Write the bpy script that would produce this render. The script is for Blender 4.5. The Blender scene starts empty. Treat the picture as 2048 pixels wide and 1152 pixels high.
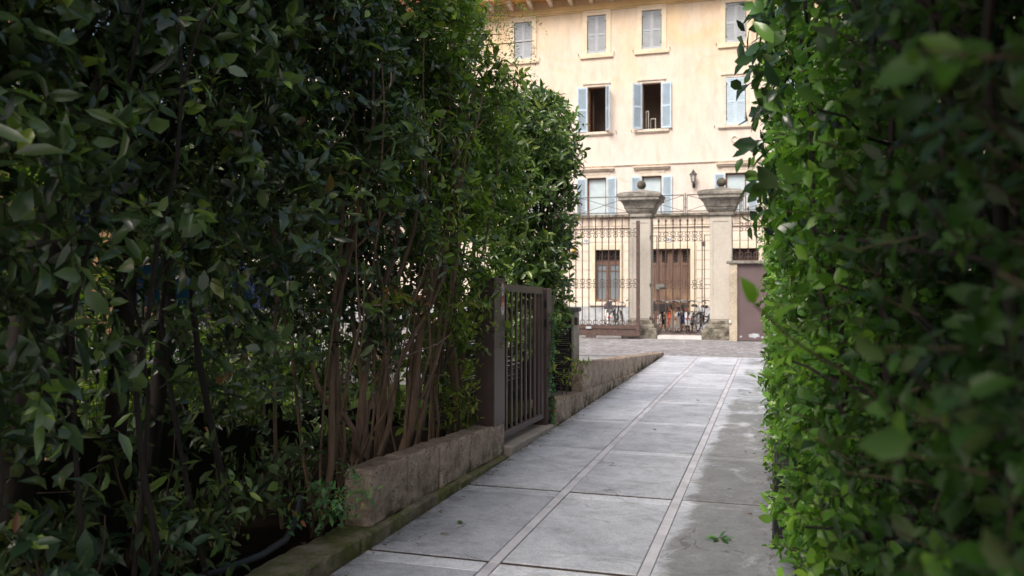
import bpy, bmesh, math, random
import numpy as np
from mathutils import Vector, Matrix

random.seed(7)
RNG = np.random.default_rng(11)
scn = bpy.context.scene
COL = scn.collection
PI = math.pi
R = math.radians

# ------------------------------------------------------------------ objects
def wloc(o):
    v = Vector((0, 0, 0))
    while o is not None:
        v += o.location
        o = o.parent
    return v

def thing(name, label, cat, loc=(0, 0, 0), group=None, rot=(0, 0, 0)):
    o = bpy.data.objects.new(name, None)
    COL.objects.link(o)
    o.location = loc
    o.rotation_euler = rot
    o.empty_display_size = 0.2
    o['label'] = label
    o['category'] = cat
    if group:
        o['group'] = group
    return o

def tag(o, label, cat, group=None):
    o['label'] = label
    o['category'] = cat
    if group:
        o['group'] = group
    return o

def link_mesh(name, me, mats, parent=None):
    o = bpy.data.objects.new(name, me)
    COL.objects.link(o)
    for m in (mats if isinstance(mats, (list, tuple)) else [mats]):
        me.materials.append(m)
    if parent is not None:
        o.parent = parent
    return o

class MB:
    """collects simple shapes; build() links them as one mesh"""
    def __init__(s):
        s.v = []; s.f = []; s.mi = []; s.sm = []
    def add(s, vs, fs, mi=0, smooth=False):
        b = len(s.v)
        s.v.extend([tuple(v) for v in vs])
        for f in fs:
            s.f.append(tuple(b + i for i in f)); s.mi.append(mi); s.sm.append(smooth)
        return s
    def box(s, x0, x1, y0, y1, z0, z1, mi=0):
        vs = [(x0,y0,z0),(x1,y0,z0),(x1,y1,z0),(x0,y1,z0),(x0,y0,z1),(x1,y0,z1),(x1,y1,z1),(x0,y1,z1)]
        return s.add(vs, [(0,3,2,1),(4,5,6,7),(0,1,5,4),(1,2,6,5),(2,3,7,6),(3,0,4,7)], mi)
    def hexa(s, lo, hi, mi=0):
        return s.add(list(lo)+list(hi), [(0,3,2,1),(4,5,6,7),(0,1,5,4),(1,2,6,5),(2,3,7,6),(3,0,4,7)], mi)
    def quad(s, a, b, c, d, mi=0):
        return s.add([a,b,c,d], [(0,1,2,3)], mi)
    def tube(s, pts, rad, n=6, mi=0, caps=True, smooth=True):
        pts = [Vector(p) for p in pts]
        if not isinstance(rad, (list, tuple)):
            rad = [rad]*len(pts)
        vs = []; fs = []
        up = Vector((0.13, 0.21, 0.97))
        prev = None
        for i, p in enumerate(pts):
            if i == 0: t = pts[1]-pts[0]
            elif i == len(pts)-1: t = pts[-1]-pts[-2]
            else: t = pts[i+1]-pts[i-1]
            if t.length < 1e-9: t = Vector((0,0,1))
            t.normalize()
            if prev is None:
                ref = up if abs(t.dot(up)) < .95 else Vector((1,0,0))
                u = t.cross(ref).normalized()
            else:
                u = (prev - t*prev.dot(t))
                if u.length < 1e-6: u = t.cross(up)
                u.normalize()
            prev = u
            w = t.cross(u)
            for k in range(n):
                a = 2*PI*k/n
                vs.append(p + (u*math.cos(a)+w*math.sin(a))*rad[i])
        m = len(pts)
        for i in range(m-1):
            for k in range(n):
                k2 = (k+1) % n
                fs.append((i*n+k, i*n+k2, (i+1)*n+k2, (i+1)*n+k))
        s.add(vs, fs, mi, smooth)
        if caps:
            s.add([vs[k] for k in range(n)], [tuple(range(n-1,-1,-1))], mi)
            s.add([vs[(m-1)*n+k] for k in range(n)], [tuple(range(n))], mi)
        return s
    def bar(s, a, b, w, h=None, mi=0):
        h = h or w
        a = Vector(a); b = Vector(b); t = (b-a).normalized()
        ref = Vector((0,0,1)) if abs(t.z) < .9 else Vector((0,1,0))
        u = t.cross(ref).normalized()*w/2; q = t.cross(u).normalized()*h/2
        return s.hexa([a-u-q,a+u-q,a+u+q,a-u+q],[b-u-q,b+u-q,b+u+q,b-u+q], mi)
    def lathe(s, prof, c, n=24, mi=0, smooth=True):
        vs=[]; fs=[]
        for r, z in prof:
            for k in range(n):
                a=2*PI*k/n
                vs.append((c[0]+r*math.cos(a), c[1]+r*math.sin(a), c[2]+z))
        for i in range(len(prof)-1):
            for k in range(n):
                k2=(k+1)%n
                fs.append((i*n+k,i*n+k2,(i+1)*n+k2,(i+1)*n+k))
        return s.add(vs,fs,mi,smooth)
    def sq_lathe(s, prof, cx, cy, mi=0):
        """square-section moulding: prof = [(half_width, z), ...]"""
        vs=[]; fs=[]
        for h,z in prof:
            vs += [(cx-h,cy-h,z),(cx+h,cy-h,z),(cx+h,cy+h,z),(cx-h,cy+h,z)]
        for i in range(len(prof)-1):
            for k in range(4):
                k2=(k+1)%4
                fs.append((i*4+k,i*4+k2,(i+1)*4+k2,(i+1)*4+k))
        fs.append((3,2,1,0)); e=(len(prof)-1)*4
        fs.append((e,e+1,e+2,e+3))
        return s.add(vs,fs,mi)
    def build(s, name, mats, parent=None, bevel=0, local=False, segs=1, rough=0, cuts=0):
        me = bpy.data.meshes.new(name)
        off = Vector((0,0,0)) if (local or parent is None) else wloc(parent)
        vs = [(v[0]-off.x, v[1]-off.y, v[2]-off.z) for v in s.v]
        me.from_pydata(vs, [], s.f)
        me.polygons.foreach_set('material_index', s.mi)
        me.polygons.foreach_set('use_smooth', s.sm)
        if bevel or cuts:
            bm = bmesh.new(); bm.from_mesh(me)
            bmesh.ops.remove_doubles(bm, verts=bm.verts, dist=1e-5)
            if cuts:
                for _ in range(cuts):
                    long = [e for e in bm.edges if e.calc_length() > 0.09]
                    bmesh.ops.subdivide_edges(bm, edges=long, cuts=1, use_grid_fill=True)
            if bevel:
                es = [e for e in bm.edges if len(e.link_faces)==2 and e.calc_face_angle(0) > .6]
                bmesh.ops.bevel(bm, geom=es, offset=bevel, segments=segs, affect='EDGES', clamp_overlap=True)
            if rough:
                rr = random.Random(len(s.v))
                for v in bm.verts:
                    p = v.co
                    n1 = math.sin(p.x*9.1+p.y*7.3+p.z*11.7)+math.sin(p.x*23+p.y*17.7-p.z*19.3)*.6
                    v.co += v.normal*(n1*.5*rough + rr.uniform(-1,1)*rough*.6)
            bm.to_mesh(me); bm.free()
        me.update()
        return link_mesh(name, me, mats, parent)

def structure(o):
    o['kind'] = 'structure'
    return o

# ------------------------------------------------------------------ materials
class NT:
    def __init__(s, name):
        s.m = bpy.data.materials.new(name)
        s.m.use_nodes = True
        s.t = s.m.node_tree
        s.b = s.t.nodes['Principled BSDF']
        s.out = s.t.nodes['Material Output']
    def n(s, typ, **kw):
        nd = s.t.nodes.new(typ)
        for k, v in kw.items():
            if k.startswith('i_'):
                nd.inputs[k[2:].replace('_', ' ')].default_value = v
            else:
                setattr(nd, k, v)
        return nd
    def l(s, a, b):
        s.t.links.new(a, b)
    def coord(s, kind='Object'):
        return s.n('ShaderNodeTexCoord').outputs[kind]
    def pos(s):
        return s.n('ShaderNodeNewGeometry').outputs['Position']
    def mapped(s, src, scale=(1,1,1), rot=(0,0,0), loc=(0,0,0)):
        mp = s.n('ShaderNodeMapping')
        mp.inputs['Scale'].default_value = scale
        mp.inputs['Rotation'].default_value = rot
        mp.inputs['Location'].default_value = loc
        s.l(src, mp.inputs['Vector'])
        return mp.outputs['Vector']
    def noise(s, vec, scale, detail=4, rough=.55, dist=0):
        nd = s.n('ShaderNodeTexNoise')
        nd.inputs['Scale'].default_value = scale
        nd.inputs['Detail'].default_value = detail
        nd.inputs['Roughness'].default_value = rough
        nd.inputs['Distortion'].default_value = dist
        s.l(vec, nd.inputs['Vector'])
        return nd.outputs['Fac']
    def ramp(s, fac, stops):
        nd = s.n('ShaderNodeValToRGB')
        el = nd.color_ramp.elements
        while len(el) < len(stops):
            el.new(.5)
        for e, (p, c) in zip(el, stops):
            e.position = p
            e.color = (c[0], c[1], c[2], 1) if isinstance(c, (tuple, list)) else (c, c, c, 1)
        s.l(fac, nd.inputs['Fac'])
        return nd.outputs['Color']
    def mix(s, fac, a, b, mode='MIX'):
        nd = s.n('ShaderNodeMix', data_type='RGBA', blend_type=mode)
        for sock, v in ((nd.inputs[0], fac), (nd.inputs[6], a), (nd.inputs[7], b)):
            if isinstance(v, (int, float)): sock.default_value = v
            elif isinstance(v, (tuple, list)): sock.default_value = (*v[:3], 1)
            else: s.l(v, sock)
        return nd.outputs[2]
    def math(s, op, a, b=None, clamp=False):
        nd = s.n('ShaderNodeMath', operation=op, use_clamp=clamp)
        for i, v in enumerate((a, b)):
            if v is None: continue
            if isinstance(v, (int, float)): nd.inputs[i].default_value = v
            else: s.l(v, nd.inputs[i])
        return nd.outputs[0]
    def sep(s, vec):
        nd = s.n('ShaderNodeSeparateXYZ'); s.l(vec, nd.inputs[0]); return nd.outputs
    def mr(s, v, a, b, c=0, d=1):
        nd = s.n('ShaderNodeMapRange')
        s.l(v, nd.inputs[0])
        for i, x in enumerate((a, b, c, d)): nd.inputs[i+1].default_value = x
        return nd.outputs[0]
    def bump(s, h, strength=.3, dist=.02):
        nd = s.n('ShaderNodeBump')
        nd.inputs['Strength'].default_value = strength
        nd.inputs['Distance'].default_value = dist
        s.l(h, nd.inputs['Height'])
        s.l(nd.outputs[0], s.b.inputs['Normal'])
    def col(s, c):
        if isinstance(c, (tuple, list)): s.b.inputs['Base Color'].default_value = (*c[:3], 1)
        else: s.l(c, s.b.inputs['Base Color'])
    def set(s, **kw):
        for k, v in kw.items():
            s.b.inputs[k.replace('_', ' ')].default_value = v
        return s

def paint(name, c, rough=.5, var=.25, scale=6, bump=.05, metal=0, bscale=None):
    t = NT(name)
    p = t.pos()
    n = t.noise(p, scale, 5, .6)
    d = tuple(x*(1-var) for x in c); u = tuple(min(1, x*(1+var)) for x in c)
    t.col(t.ramp(n, [(.3, d), (.7, u)]))
    t.set(Roughness=rough, Metallic=metal)
    if bump:
        t.bump(t.noise(p, bscale or scale*8, 3), bump, .01)
    return t.m

def leaf_mat(name, stops, rough=.38, trans=.3, spec=.5):
    t = NT(name)
    at = t.n('ShaderNodeAttribute', attribute_name='rnd')
    c = t.ramp(at.outputs['Fac'], stops)
    big = t.noise(t.pos(), 1.1, 2)
    c = t.mix(1.0, c, t.ramp(big, [(.3, .62), (.7, 1.35)]), 'MULTIPLY')
    back = t.n('ShaderNodeNewGeometry').outputs['Backfacing']
    c2 = t.mix(t.math('MULTIPLY', back, .45), c, (.16, .2, .09))
    t.col(c2)
    t.set(Roughness=rough, Specular_IOR_Level=spec)
    tr = t.n('ShaderNodeBsdfTranslucent')
    tc = t.mix(1.0, c, (1.7, 1.9, .55), 'MULTIPLY')
    t.l(tc, tr.inputs['Color'])
    mx = t.n('ShaderNodeMixShader')
    mx.inputs[0].default_value = trans
    t.l(t.b.outputs[0], mx.inputs[1]); t.l(tr.outputs[0], mx.inputs[2])
    t.l(mx.outputs[0], t.out.inputs['Surface'])
    return t.m

def bark_mat(name, c, scale=14):
    t = NT(name)
    p = t.mapped(t.pos(), (1, 1, .18))
    n = t.noise(p, scale, 6, .65)
    t.col(t.ramp(n, [(.28, tuple(x*.45 for x in c)), (.55, c), (.78, tuple(x*1.5 for x in c))]))
    t.set(Roughness=.85)
    t.bump(n, .5, .02)
    return t.m

M = {}
def mat_plaster_upper():
    t = NT('plaster_upper')
    p = t.pos(); z = t.sep(p)[2]
    g = t.mr(z, 5.0, 12.2)
    blot = t.noise(p, .55, 5, .6, .6)
    g2 = t.math('ADD', g, t.mr(blot, .3, .7, -.28, .28), True)
    base = t.ramp(g2, [(0, (.76,.67,.63)), (.35, (.77,.675,.605)), (.7, (.78,.665,.56)), (1, (.79,.61,.41))])
    fine = t.noise(t.mapped(p, (1,1,.35)), 3.0, 6, .7)
    base = t.mix(1.0, base, t.ramp(fine, [(.25, (.80,.78,.75)), (.55, (1,1,1)), (.8, (1.07,1.05,1.0))]), 'MULTIPLY')
    # hairline repairs
    vd = t.n('ShaderNodeTexVoronoi', feature='DISTANCE_TO_EDGE')
    vd.inputs['Scale'].default_value = .55
    wob = t.n('ShaderNodeTexNoise'); wob.inputs['Scale'].default_value = 2.2; wob.inputs['Detail'].default_value = 5
    t.l(p, wob.inputs['Vector'])
    wp = t.mix(.28, p, wob.outputs['Color'])
    t.l(wp, vd.inputs['Vector'])
    crack = t.mr(vd.outputs['Distance'], .0, .035, 1, 0)
    crack = t.math('MULTIPLY', crack, t.mr(t.noise(p, .45, 2), .5, .62))
    base = t.mix(t.math('MULTIPLY', crack, .30), base, (.50,.33,.17))
    t.col(base); t.set(Roughness=.92, Specular_IOR_Level=.2)
    t.bump(t.noise(p, 18, 6, .7), .12, .02)
    return t.m
def mat_plaster_ground():
    t = NT('plaster_ground')
    p = t.pos(); z = t.sep(p)[2]
    n = t.noise(p, 1.1, 6, .65)
    base = t.ramp(n, [(.25, (.66,.575,.48)), (.5, (.75,.665,.56)), (.75, (.77,.68,.62))])
    grime = t.math('MULTIPLY', t.mr(z, 3.55, 4.15), t.mr(t.noise(t.mapped(p, (1.6,1.6,.25)), 2.2, 6, .7), .38, .6), True)
    base = t.mix(grime, base, (.22,.17,.14))
    t.col(base); t.set(Roughness=.9, Specular_IOR_Level=.2)
    t.bump(t.noise(p, 22, 5, .7), .15, .02)
    return t.m
def mat_weather_stone(name, light, dark, sc=2.5, lo=.42, hi=.62, bump=.4, fine=(.72,1.18)):
    t = NT(name)
    p = t.pos()
    n = t.noise(p, sc, 8, .72, .3)
    f = t.noise(p, sc*9, 5, .7)
    c = t.ramp(n, [(lo, dark), (hi, light)])
    c = t.mix(1.0, c, t.ramp(f, [(.3, fine[0]), (.7, fine[1])]), 'MULTIPLY')
    t.col(c); t.set(Roughness=.93, Specular_IOR_Level=.2)
    t.bump(t.noise(p, 30, 8, .7), bump, .02)
    return t.m
def mat_tufa():
    t = NT('tufa_stone')
    p = t.pos(); z = t.sep(p)[2]
    n = t.noise(p, 6.5, 10, .8, .5)
    c = t.ramp(n, [(.30, (.26,.195,.15)), (.5, (.56,.445,.36)), (.70, (.78,.67,.57))])
    pit = t.n('ShaderNodeTexVoronoi'); pit.inputs['Scale'].default_value = 42
    t.l(t.mapped(p, (1,.55,1)), pit.inputs['Vector'])
    pm = t.math('MULTIPLY', t.mr(pit.outputs['Distance'], .0, .42, 1, 0), t.mr(t.noise(p, 9, 4), .46, .6), True)
    c = t.mix(t.math('MULTIPLY', pm, .9), c, (.03,.022,.016))
    moss = t.math('MULTIPLY', t.mr(t.noise(p, 4.3, 6, .7), .47, .62), t.mr(z, .34, .0), True)
    c = t.mix(moss, c, (.055,.066,.02))
    topn = t.sep(t.n('ShaderNodeNewGeometry').outputs['Normal'])[2]
    c = t.mix(t.math('MULTIPLY', t.mr(topn, .6, .95), .45), c, (.125,.085,.06))
    t.col(c); t.set(Roughness=.97, Specular_IOR_Level=.15)
    h = t.math('SUBTRACT', t.noise(p, 16, 8, .75), t.math('MULTIPLY', pm, .5))
    t.bump(h, .9, .045)
    return t.m
def mat_moss_stone():
    t = NT('mossy_kerb_stone')
    p = t.pos()
    n = t.noise(p, 5, 8, .7, .4)
    c = t.ramp(n, [(.3, (.17,.155,.115)), (.55, (.38,.34,.26)), (.75, (.56,.51,.41))])
    moss = t.mr(t.noise(p, 3.1, 7, .75), .42, .58)
    c = t.mix(t.math('MULTIPLY', moss, .85), c, t.ramp(t.noise(p, 24, 4), [(.3, (.10,.125,.03)), (.7, (.25,.29,.08))]))
    t.col(c); t.set(Roughness=.98, Specular_IOR_Level=.1)
    t.bump(t.noise(p, 26, 8, .8), 1.0, .03)
    return t.m
def mat_path():
    t = NT('path_slab')
    p = t.pos(); xyz = t.sep(p)
    n = t.noise(p, 1.3, 7, .68, .6)
    c = t.ramp(n, [(.26, (.34,.37,.435)), (.5, (.525,.56,.64)), (.74, (.64,.67,.75))])
    # damp stains: mostly on the right hand row
    st = t.noise(t.mapped(p, (1.2,.75,1)), 1.5, 8, .72, .9)
    bias = t.mr(xyz[0], -.72, -.50, -.20, .17)
    far = t.mr(xyz[1], 7.5, 14.0, .06, -.15)
    sm = t.math('ADD', t.math('ADD', st, bias), far)
    damp = t.mr(t.math('ADD', sm, t.mr(t.noise(p, 11, 6, .7), .3, .7, -.035, .035)), .50, .63)
    c = t.mix(t.math('MULTIPLY', damp, .74), c, t.ramp(t.noise(p, 4.2, 8, .75, .8), [(.3, (.085,.095,.10)), (.55, (.15,.16,.165)), (.72, (.24,.245,.25))]))
    # grey smears
    s2 = t.mr(t.noise(t.mapped(p, (.8,1.6,1), (0,0,.5)), 2.3, 9, .78, 1.2), .50, .68)
    c = t.mix(t.math('MULTIPLY', s2, .62), c, (.25,.265,.295))
    sm2 = t.noise(p, 5.5, 9, .8, 1.5)
    c = t.mix(1.0, c, t.ramp(sm2, [(.32, (.72,.73,.75)), (.5, (1,1,1)), (.66, (1.14,1.13,1.12))]), 'MULTIPLY')
    # chips and pits
    v = t.n('ShaderNodeTexVoronoi'); v.inputs['Scale'].default_value = 46
    t.l(t.mapped(p, (1,.6,1), (0,0,.3)), v.inputs['Vector'])
    pits = t.math('MULTIPLY', t.mr(v.outputs['Distance'], .05, .24, 1, 0), t.mr(t.noise(p, 6, 3), .52, .6), True)
    c = t.mix(t.math('MULTIPLY', pits, .65), c, (.10,.095,.09))
    fl = t.noise(p, 70, 3, .6)
    c = t.mix(1.0, c, t.ramp(fl, [(.3, .84), (.7, 1.13)]), 'MULTIPLY')
    # cracks
    wob = t.n('ShaderNodeTexNoise'); wob.inputs['Scale'].default_value = 3.1; wob.inputs['Detail'].default_value = 7
    t.l(p, wob.inputs['Vector'])
    wp = t.mix(.30, p, wob.outputs['Color'])
    vd = t.n('ShaderNodeTexVoronoi', feature='DISTANCE_TO_EDGE'); vd.inputs['Scale'].default_value = 1.05
    t.l(wp, vd.inputs['Vector'])
    ck = t.math('MULTIPLY', t.mr(vd.outputs['Distance'], .0005, .006, 1, 0), t.mr(t.noise(p, 1.25, 2), .52, .62), True)
    c = t.mix(t.math('MULTIPLY', ck, .6), c, (.09,.085,.085))
    # darker, dirtier rim along the kerb
    edge = t.math('MULTIPLY', t.mr(xyz[0], -2.2, -2.42), t.mr(t.noise(p, 7, 5, .7), .38, .6), True)
    c = t.mix(t.math('MULTIPLY', edge, .7), c, (.075,.075,.045))
    tone = t.n('ShaderNodeAttribute', attribute_name='tone').outputs['Fac']
    c = t.mix(1.0, c, t.ramp(tone, [(0, (.80,.80,.81)), (.7, (1.10,1.09,1.08)), (1, (1.22,1.21,1.20))]), 'MULTIPLY')
    t.col(c); t.set(Roughness=.72, Specular_IOR_Level=.35)
    t.l(t.mr(damp, 0, 1, .74, .5), t.b.inputs['Roughness'])
    h = t.math('SUBTRACT', t.noise(p, 30, 8, .75), t.math('ADD', t.math('MULTIPLY', ck, .8), t.math('MULTIPLY', pits, .6)))
    t.bump(h, .5, .025)
    return t.m
def mat_cobble():
    t = NT('porphyry_setts')
    p = t.pos()
    v = t.n('ShaderNodeTexVoronoi', feature='DISTANCE_TO_EDGE'); v.inputs['Scale'].default_value = 6.5
    v.inputs['Randomness'].default_value = .55
    wp = t.mapped(p, (1,1.25,1), (0,0,.5))
    t.l(wp, v.inputs['Vector'])
    v2 = t.n('ShaderNodeTexVoronoi'); v2.inputs['Scale'].default_value = 6.5; v2.inputs['Randomness'].default_value = .55
    t.l(wp, v2.inputs['Vector'])
    cell = t.n('ShaderNodeSeparateColor'); t.l(v2.outputs['Color'], cell.inputs[0])
    c = t.ramp(cell.outputs[0], [(0, (.23,.23,.25)), (.5, (.33,.33,.355)), (1, (.42,.42,.445))])
    c = t.mix(1.0, c, t.ramp(t.noise(p, .7, 5, .7), [(.3, .75), (.7, 1.18)]), 'MULTIPLY')
    gap = t.mr(v.outputs['Distance'], .02, .09, 1, 0)
    c = t.mix(t.math('MULTIPLY', gap, .7), c, (.11,.09,.085))
    t.col(c); t.set(Roughness=.75)
    t.bump(t.mr(v.outputs['Distance'], 0, .12), .6, .02)
    return t.m
def mat_wood(name, c):
    t = NT(name)
    p = t.mapped(t.pos(), (9, 9, .7))
    n = t.noise(p, 1.6, 7, .7, .4)
    c2 = t.ramp(n, [(.25, tuple(x*.5 for x in c)), (.5, c), (.78, tuple(x*1.55 for x in c))])
    z = t.sep(t.pos())[2]
    t.col(t.mix(t.math('MULTIPLY', t.mr(z, 1.9, .6), t.mr(t.noise(t.pos(), 2, 4), .4, .6), True), c2, (.36,.235,.14)))
    t.set(Roughness=.65)
    t.bump(n, .25, .01)
    return t.m
def mat_marble():
    t = NT('grey_blue_plinth')
    p = t.pos()
    n = t.noise(t.mapped(p, (1,1,1), (.4,.7,.2)), 2.6, 9, .75, 1.8)
    t.col(t.ramp(n, [(.25, (.26,.29,.33)), (.45, (.40,.43,.47)), (.55, (.52,.54,.56)), (.75, (.33,.36,.40))]))
    t.set(Roughness=.6)
    return t.m
def mat_glass(name, c, rough=.06):
    t = NT(name)
    n = t.noise(t.pos(), 1.5, 3)
    t.col(t.ramp(n, [(.3, tuple(x*.75 for x in c)), (.7, c)]))
    t.set(Roughness=rough, Specular_IOR_Level=.6)
    return t.m
def mat_soil():
    t = NT('soil')
    p = t.pos()
    n = t.noise(p, 7, 8, .75)
    c = t.ramp(n, [(.3, (.010,.007,.005)), (.55, (.026,.017,.012)), (.75, (.06,.04,.028))])
    c = t.mix(t.mr(t.noise(p, 2.1, 5, .7), .58, .72), c, (.022,.028,.010))
    t.col(c); t.set(Roughness=1, Specular_IOR_Level=.1)
    t.bump(t.noise(p, 22, 8, .8), 1, .05)
    return t.m
def mat_grass():
    t = NT('lawn')
    p = t.pos()
    n = t.noise(p, 3, 8, .75)
    t.col(t.ramp(n, [(.3, (.03,.05,.012)), (.55, (.07,.11,.022)), (.75, (.13,.17,.04))]))
    t.set(Roughness=.95, Specular_IOR_Level=.1)
    t.bump(t.noise(p, 40, 6, .8), 1, .05)
    return t.m
def mat_iron(name, c):
    t = NT(name)
    p = t.pos()
    n = t.noise(p, 8, 6, .7)
    t.col(t.ramp(n, [(.3, tuple(x*.6 for x in c)), (.55, c), (.78, (c[0]*1.9, c[1]*1.5, c[2]*1.3))]))
    t.set(Roughness=.6, Metallic=.15)
    t.bump(t.noise(p, 60, 4), .15, .005)
    return t.m
def mat_gatepaint():
    t = NT('brown_gate_paint')
    p = t.pos()
    n = t.noise(t.mapped(p, (1,1,.3)), 5, 6, .7)
    c = t.ramp(n, [(.3, (.068,.044,.042)), (.6, (.10,.068,.065)), (.8, (.145,.105,.10))])
    green = t.math('MULTIPLY', t.mr(t.noise(p, 6, 5, .7), .5, .65), t.mr(t.sep(p)[2], .9, .1), True)
    c = t.mix(t.math('MULTIPLY', green, .35), c, (.06,.062,.03))
    t.col(c); t.set(Roughness=.42)
    t.bump(t.noise(p, 90, 3), .06, .005)
    return t.m

M['plaster'] = mat_plaster_upper()
M['plaster_g'] = mat_plaster_ground()
M['trim'] = paint('cream_window_stone', (.78,.65,.49), .85, .12, 2.5, .1)
M['trim_low'] = paint('pale_lintel_stone', (.70,.61,.52), .85, .2, 3, .15)
M['cornice'] = paint('ochre_cornice', (.74,.53,.27), .85, .18, 1.2, .1)
M['soffit'] = paint('orange_eave_board', (.62,.34,.11), .85, .25, 1.3, .1)
M['roof'] = paint('red_roof_tile', (.30,.10,.055), .85, .35, 4, .3)
M['shutter'] = paint('grey_shutter_paint', (.42,.455,.50), .6, .10, 3, .03)
M['shutter_b'] = paint('pale_blue_shutter_paint', (.52,.65,.77), .55, .10, 3, .03)
M['frame'] = paint('brown_window_frame', (.20,.085,.04), .5, .3, 8, .05)
M['room'] = paint('dark_room', (.34,.27,.235), .9, .2, 1, 0)
M['curtain'] = paint('pale_curtain', (.50,.60,.66), .7, .10, 5, .05)
M['white_frame'] = paint('white_casement', (.62,.60,.54), .5, .08, 6, .02)
M['glass_g'] = mat_glass('grey_window_glass', (.21,.245,.275), .15)
M['glass_d'] = mat_glass('dark_window_glass', (.03,.032,.036))
M['door'] = mat_wood('old_door_wood', (.145,.088,.065))
M['wood_b'] = mat_wood('brown_casement_wood', (.15,.085,.062))
M['plinth'] = mat_marble()
M['pillar'] = mat_weather_stone('pillar_stone', (.545,.51,.46), (.46,.43,.385), 1.2, .3, .6, .08, (.92,1.06))
M['capital'] = mat_weather_stone('weathered_capital_stone', (.37,.35,.315), (.125,.115,.102), 2.8, .36, .62, .5)
M['base'] = mat_weather_stone('weathered_base_stone', (.34,.31,.26), (.085,.078,.062), 3.2, .40, .62, .6)
M['ball'] = mat_weather_stone('lichen_ball_stone', (.20,.18,.14), (.05,.046,.036), 7, .35, .65, .7)
M['tufa'] = mat_tufa()
M['moss'] = mat_moss_stone()
M['path'] = mat_path()
M['strip'] = paint('path_strip_concrete', (.52,.525,.59), .75, .22, 4, .25)
M['grout'] = paint('path_joint', (.06,.042,.034), .95, .4, 9, .3)
M['cobble'] = mat_cobble()
M['soil'] = mat_soil()
M['lawn'] = mat_grass()
M['step'] = paint('doorstep_stone', (.42,.37,.32), .8, .22, 4, .2)
M['marble_step'] = paint('white_threshold', (.62,.60,.60), .6, .12, 3, .1)
M['iron'] = mat_iron('rusty_iron', (.105,.068,.060))
M['iron_d'] = mat_iron('grey_iron_railing', (.16,.17,.17))
M['gate'] = mat_gatepaint()
M['black'] = paint('black_plastic', (.018,.018,.02), .5, .3, 6, .1)
M['reed'] = paint('dark_reed', (.030,.027,.024), .7, .5, 5, .2)
M['cream'] = mat_weather_stone('cream_pier_render', (.56,.49,.39), (.38,.33,.26), 2.2, .35, .6, .2)
M['mdoor'] = paint('mauve_brown_metal', (.125,.088,.092), .5, .12, 2, .03)
M['peel'] = paint('peeled_primer', (.42,.46,.50), .7, .2, 8, .05)
M['wire'] = paint('green_fence_wire', (.03,.045,.03), .5, .2, 5, 0)
M['blue'] = paint('bright_blue_tarpaulin', (.02,.12,.62), .45, .25, 3, .1)
M['white'] = paint('white_sticker', (.72,.72,.70), .45, .05, 5, 0)
M['red'] = paint('red_sticker', (.62,.10,.06), .45, .1, 5, 0)
M['text_blue'] = paint('dark_blue_lettering', (.03,.05,.16), .5, .1, 5, 0)
M['yellow'] = paint('yellow_plastic', (.72,.40,.02), .4, .1, 5, 0)
M['lantern'] = paint('lantern_iron', (.03,.032,.03), .5, .2, 6, 0)
M['lantern_glass'] = paint('lantern_glass', (.62,.62,.58), .2, .1, 6, 0)
M['grey_metal'] = paint('grey_lock_metal', (.20,.205,.19), .45, .2, 7, .02, .3)
M['tyre'] = paint('tyre_rubber', (.022,.022,.024), .8, .2, 10, 0)
M['chrome'] = paint('bike_chrome', (.55,.55,.56), .28, .1, 6, 0, .9)
M['hose'] = paint('black_hose', (.055,.058,.068), .45, .2, 8, .05)
M['house'] = paint('sunlit_ochre_house', (.70,.40,.20), .9, .2, 1.5, .1)

G = lambda r, g, b: (r, g, b)
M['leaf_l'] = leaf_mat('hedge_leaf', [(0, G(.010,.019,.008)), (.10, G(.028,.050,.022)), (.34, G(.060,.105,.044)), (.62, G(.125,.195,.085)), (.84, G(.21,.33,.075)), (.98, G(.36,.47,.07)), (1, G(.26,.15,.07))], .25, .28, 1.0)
M['leaf_far'] = leaf_mat('fresh_hedge_leaf', [(0, G(.016,.028,.009)), (.10, G(0.04,0.075,0.02)), (0.3, G(0.09,0.16,0.035)), (0.62, G(0.18,0.28,0.05)), (0.88, G(0.3,0.42,0.065)), (1, G(0.38,0.42,0.07))], .30, .38, .75)
M['leaf_laurel'] = leaf_mat('laurel_leaf', [(0, G(.05,.10,.03)), (.5, G(.10,.18,.05)), (.85, G(.19,.29,.065)), (1, G(.34,.42,.08))], .26, .28, .8)
M['leaf_r'] = leaf_mat('clipped_hedge_leaf', [(0, G(.010,.030,.006)), (.10, G(0.04,0.11,0.018)), (0.4, G(0.085,0.21,0.03)), (0.75, G(0.16,0.33,0.045)), (1, G(0.27,0.45,0.06))], .32, .36, .7)
M['leaf_rn'] = leaf_mat('shaded_hedge_leaf', [(0, G(.004,.012,.003)), (.12, G(.011,.032,.006)), (.5, G(.026,.075,.012)), (.85, G(.055,.13,.02)), (1, G(.13,.24,.035))], .42, .32, .45)  # darker twin of the clipped hedge leaf, near-end shade put into its colour
M['leaf_seed'] = leaf_mat('blue_green_seedling_leaf', [(0, G(.018,.045,.022)), (.6, G(.038,.085,.045)), (.95, G(.07,.14,.06)), (1, G(.26,.12,.07))], .38, .26, .6)
M['leaf_dark'] = leaf_mat('dark_glossy_leaf', [(0, G(0.02,0.045,0.028)), (0.6, G(0.04,0.085,0.04)), (1, G(0.12,0.24,0.045))], .24, .25, .7)
M['leaf_garden'] = leaf_mat('garden_leaf', [(0, G(.03,.065,.010)), (.5, G(.07,.13,.016)), (1, G(.19,.26,.032))], .5, .45)
M['leaf_tree'] = leaf_mat('tree_leaf', [(0, G(.022,.042,.013)), (.6, G(.045,.08,.022)), (1, G(.10,.14,.03))], .45, .3)
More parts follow.
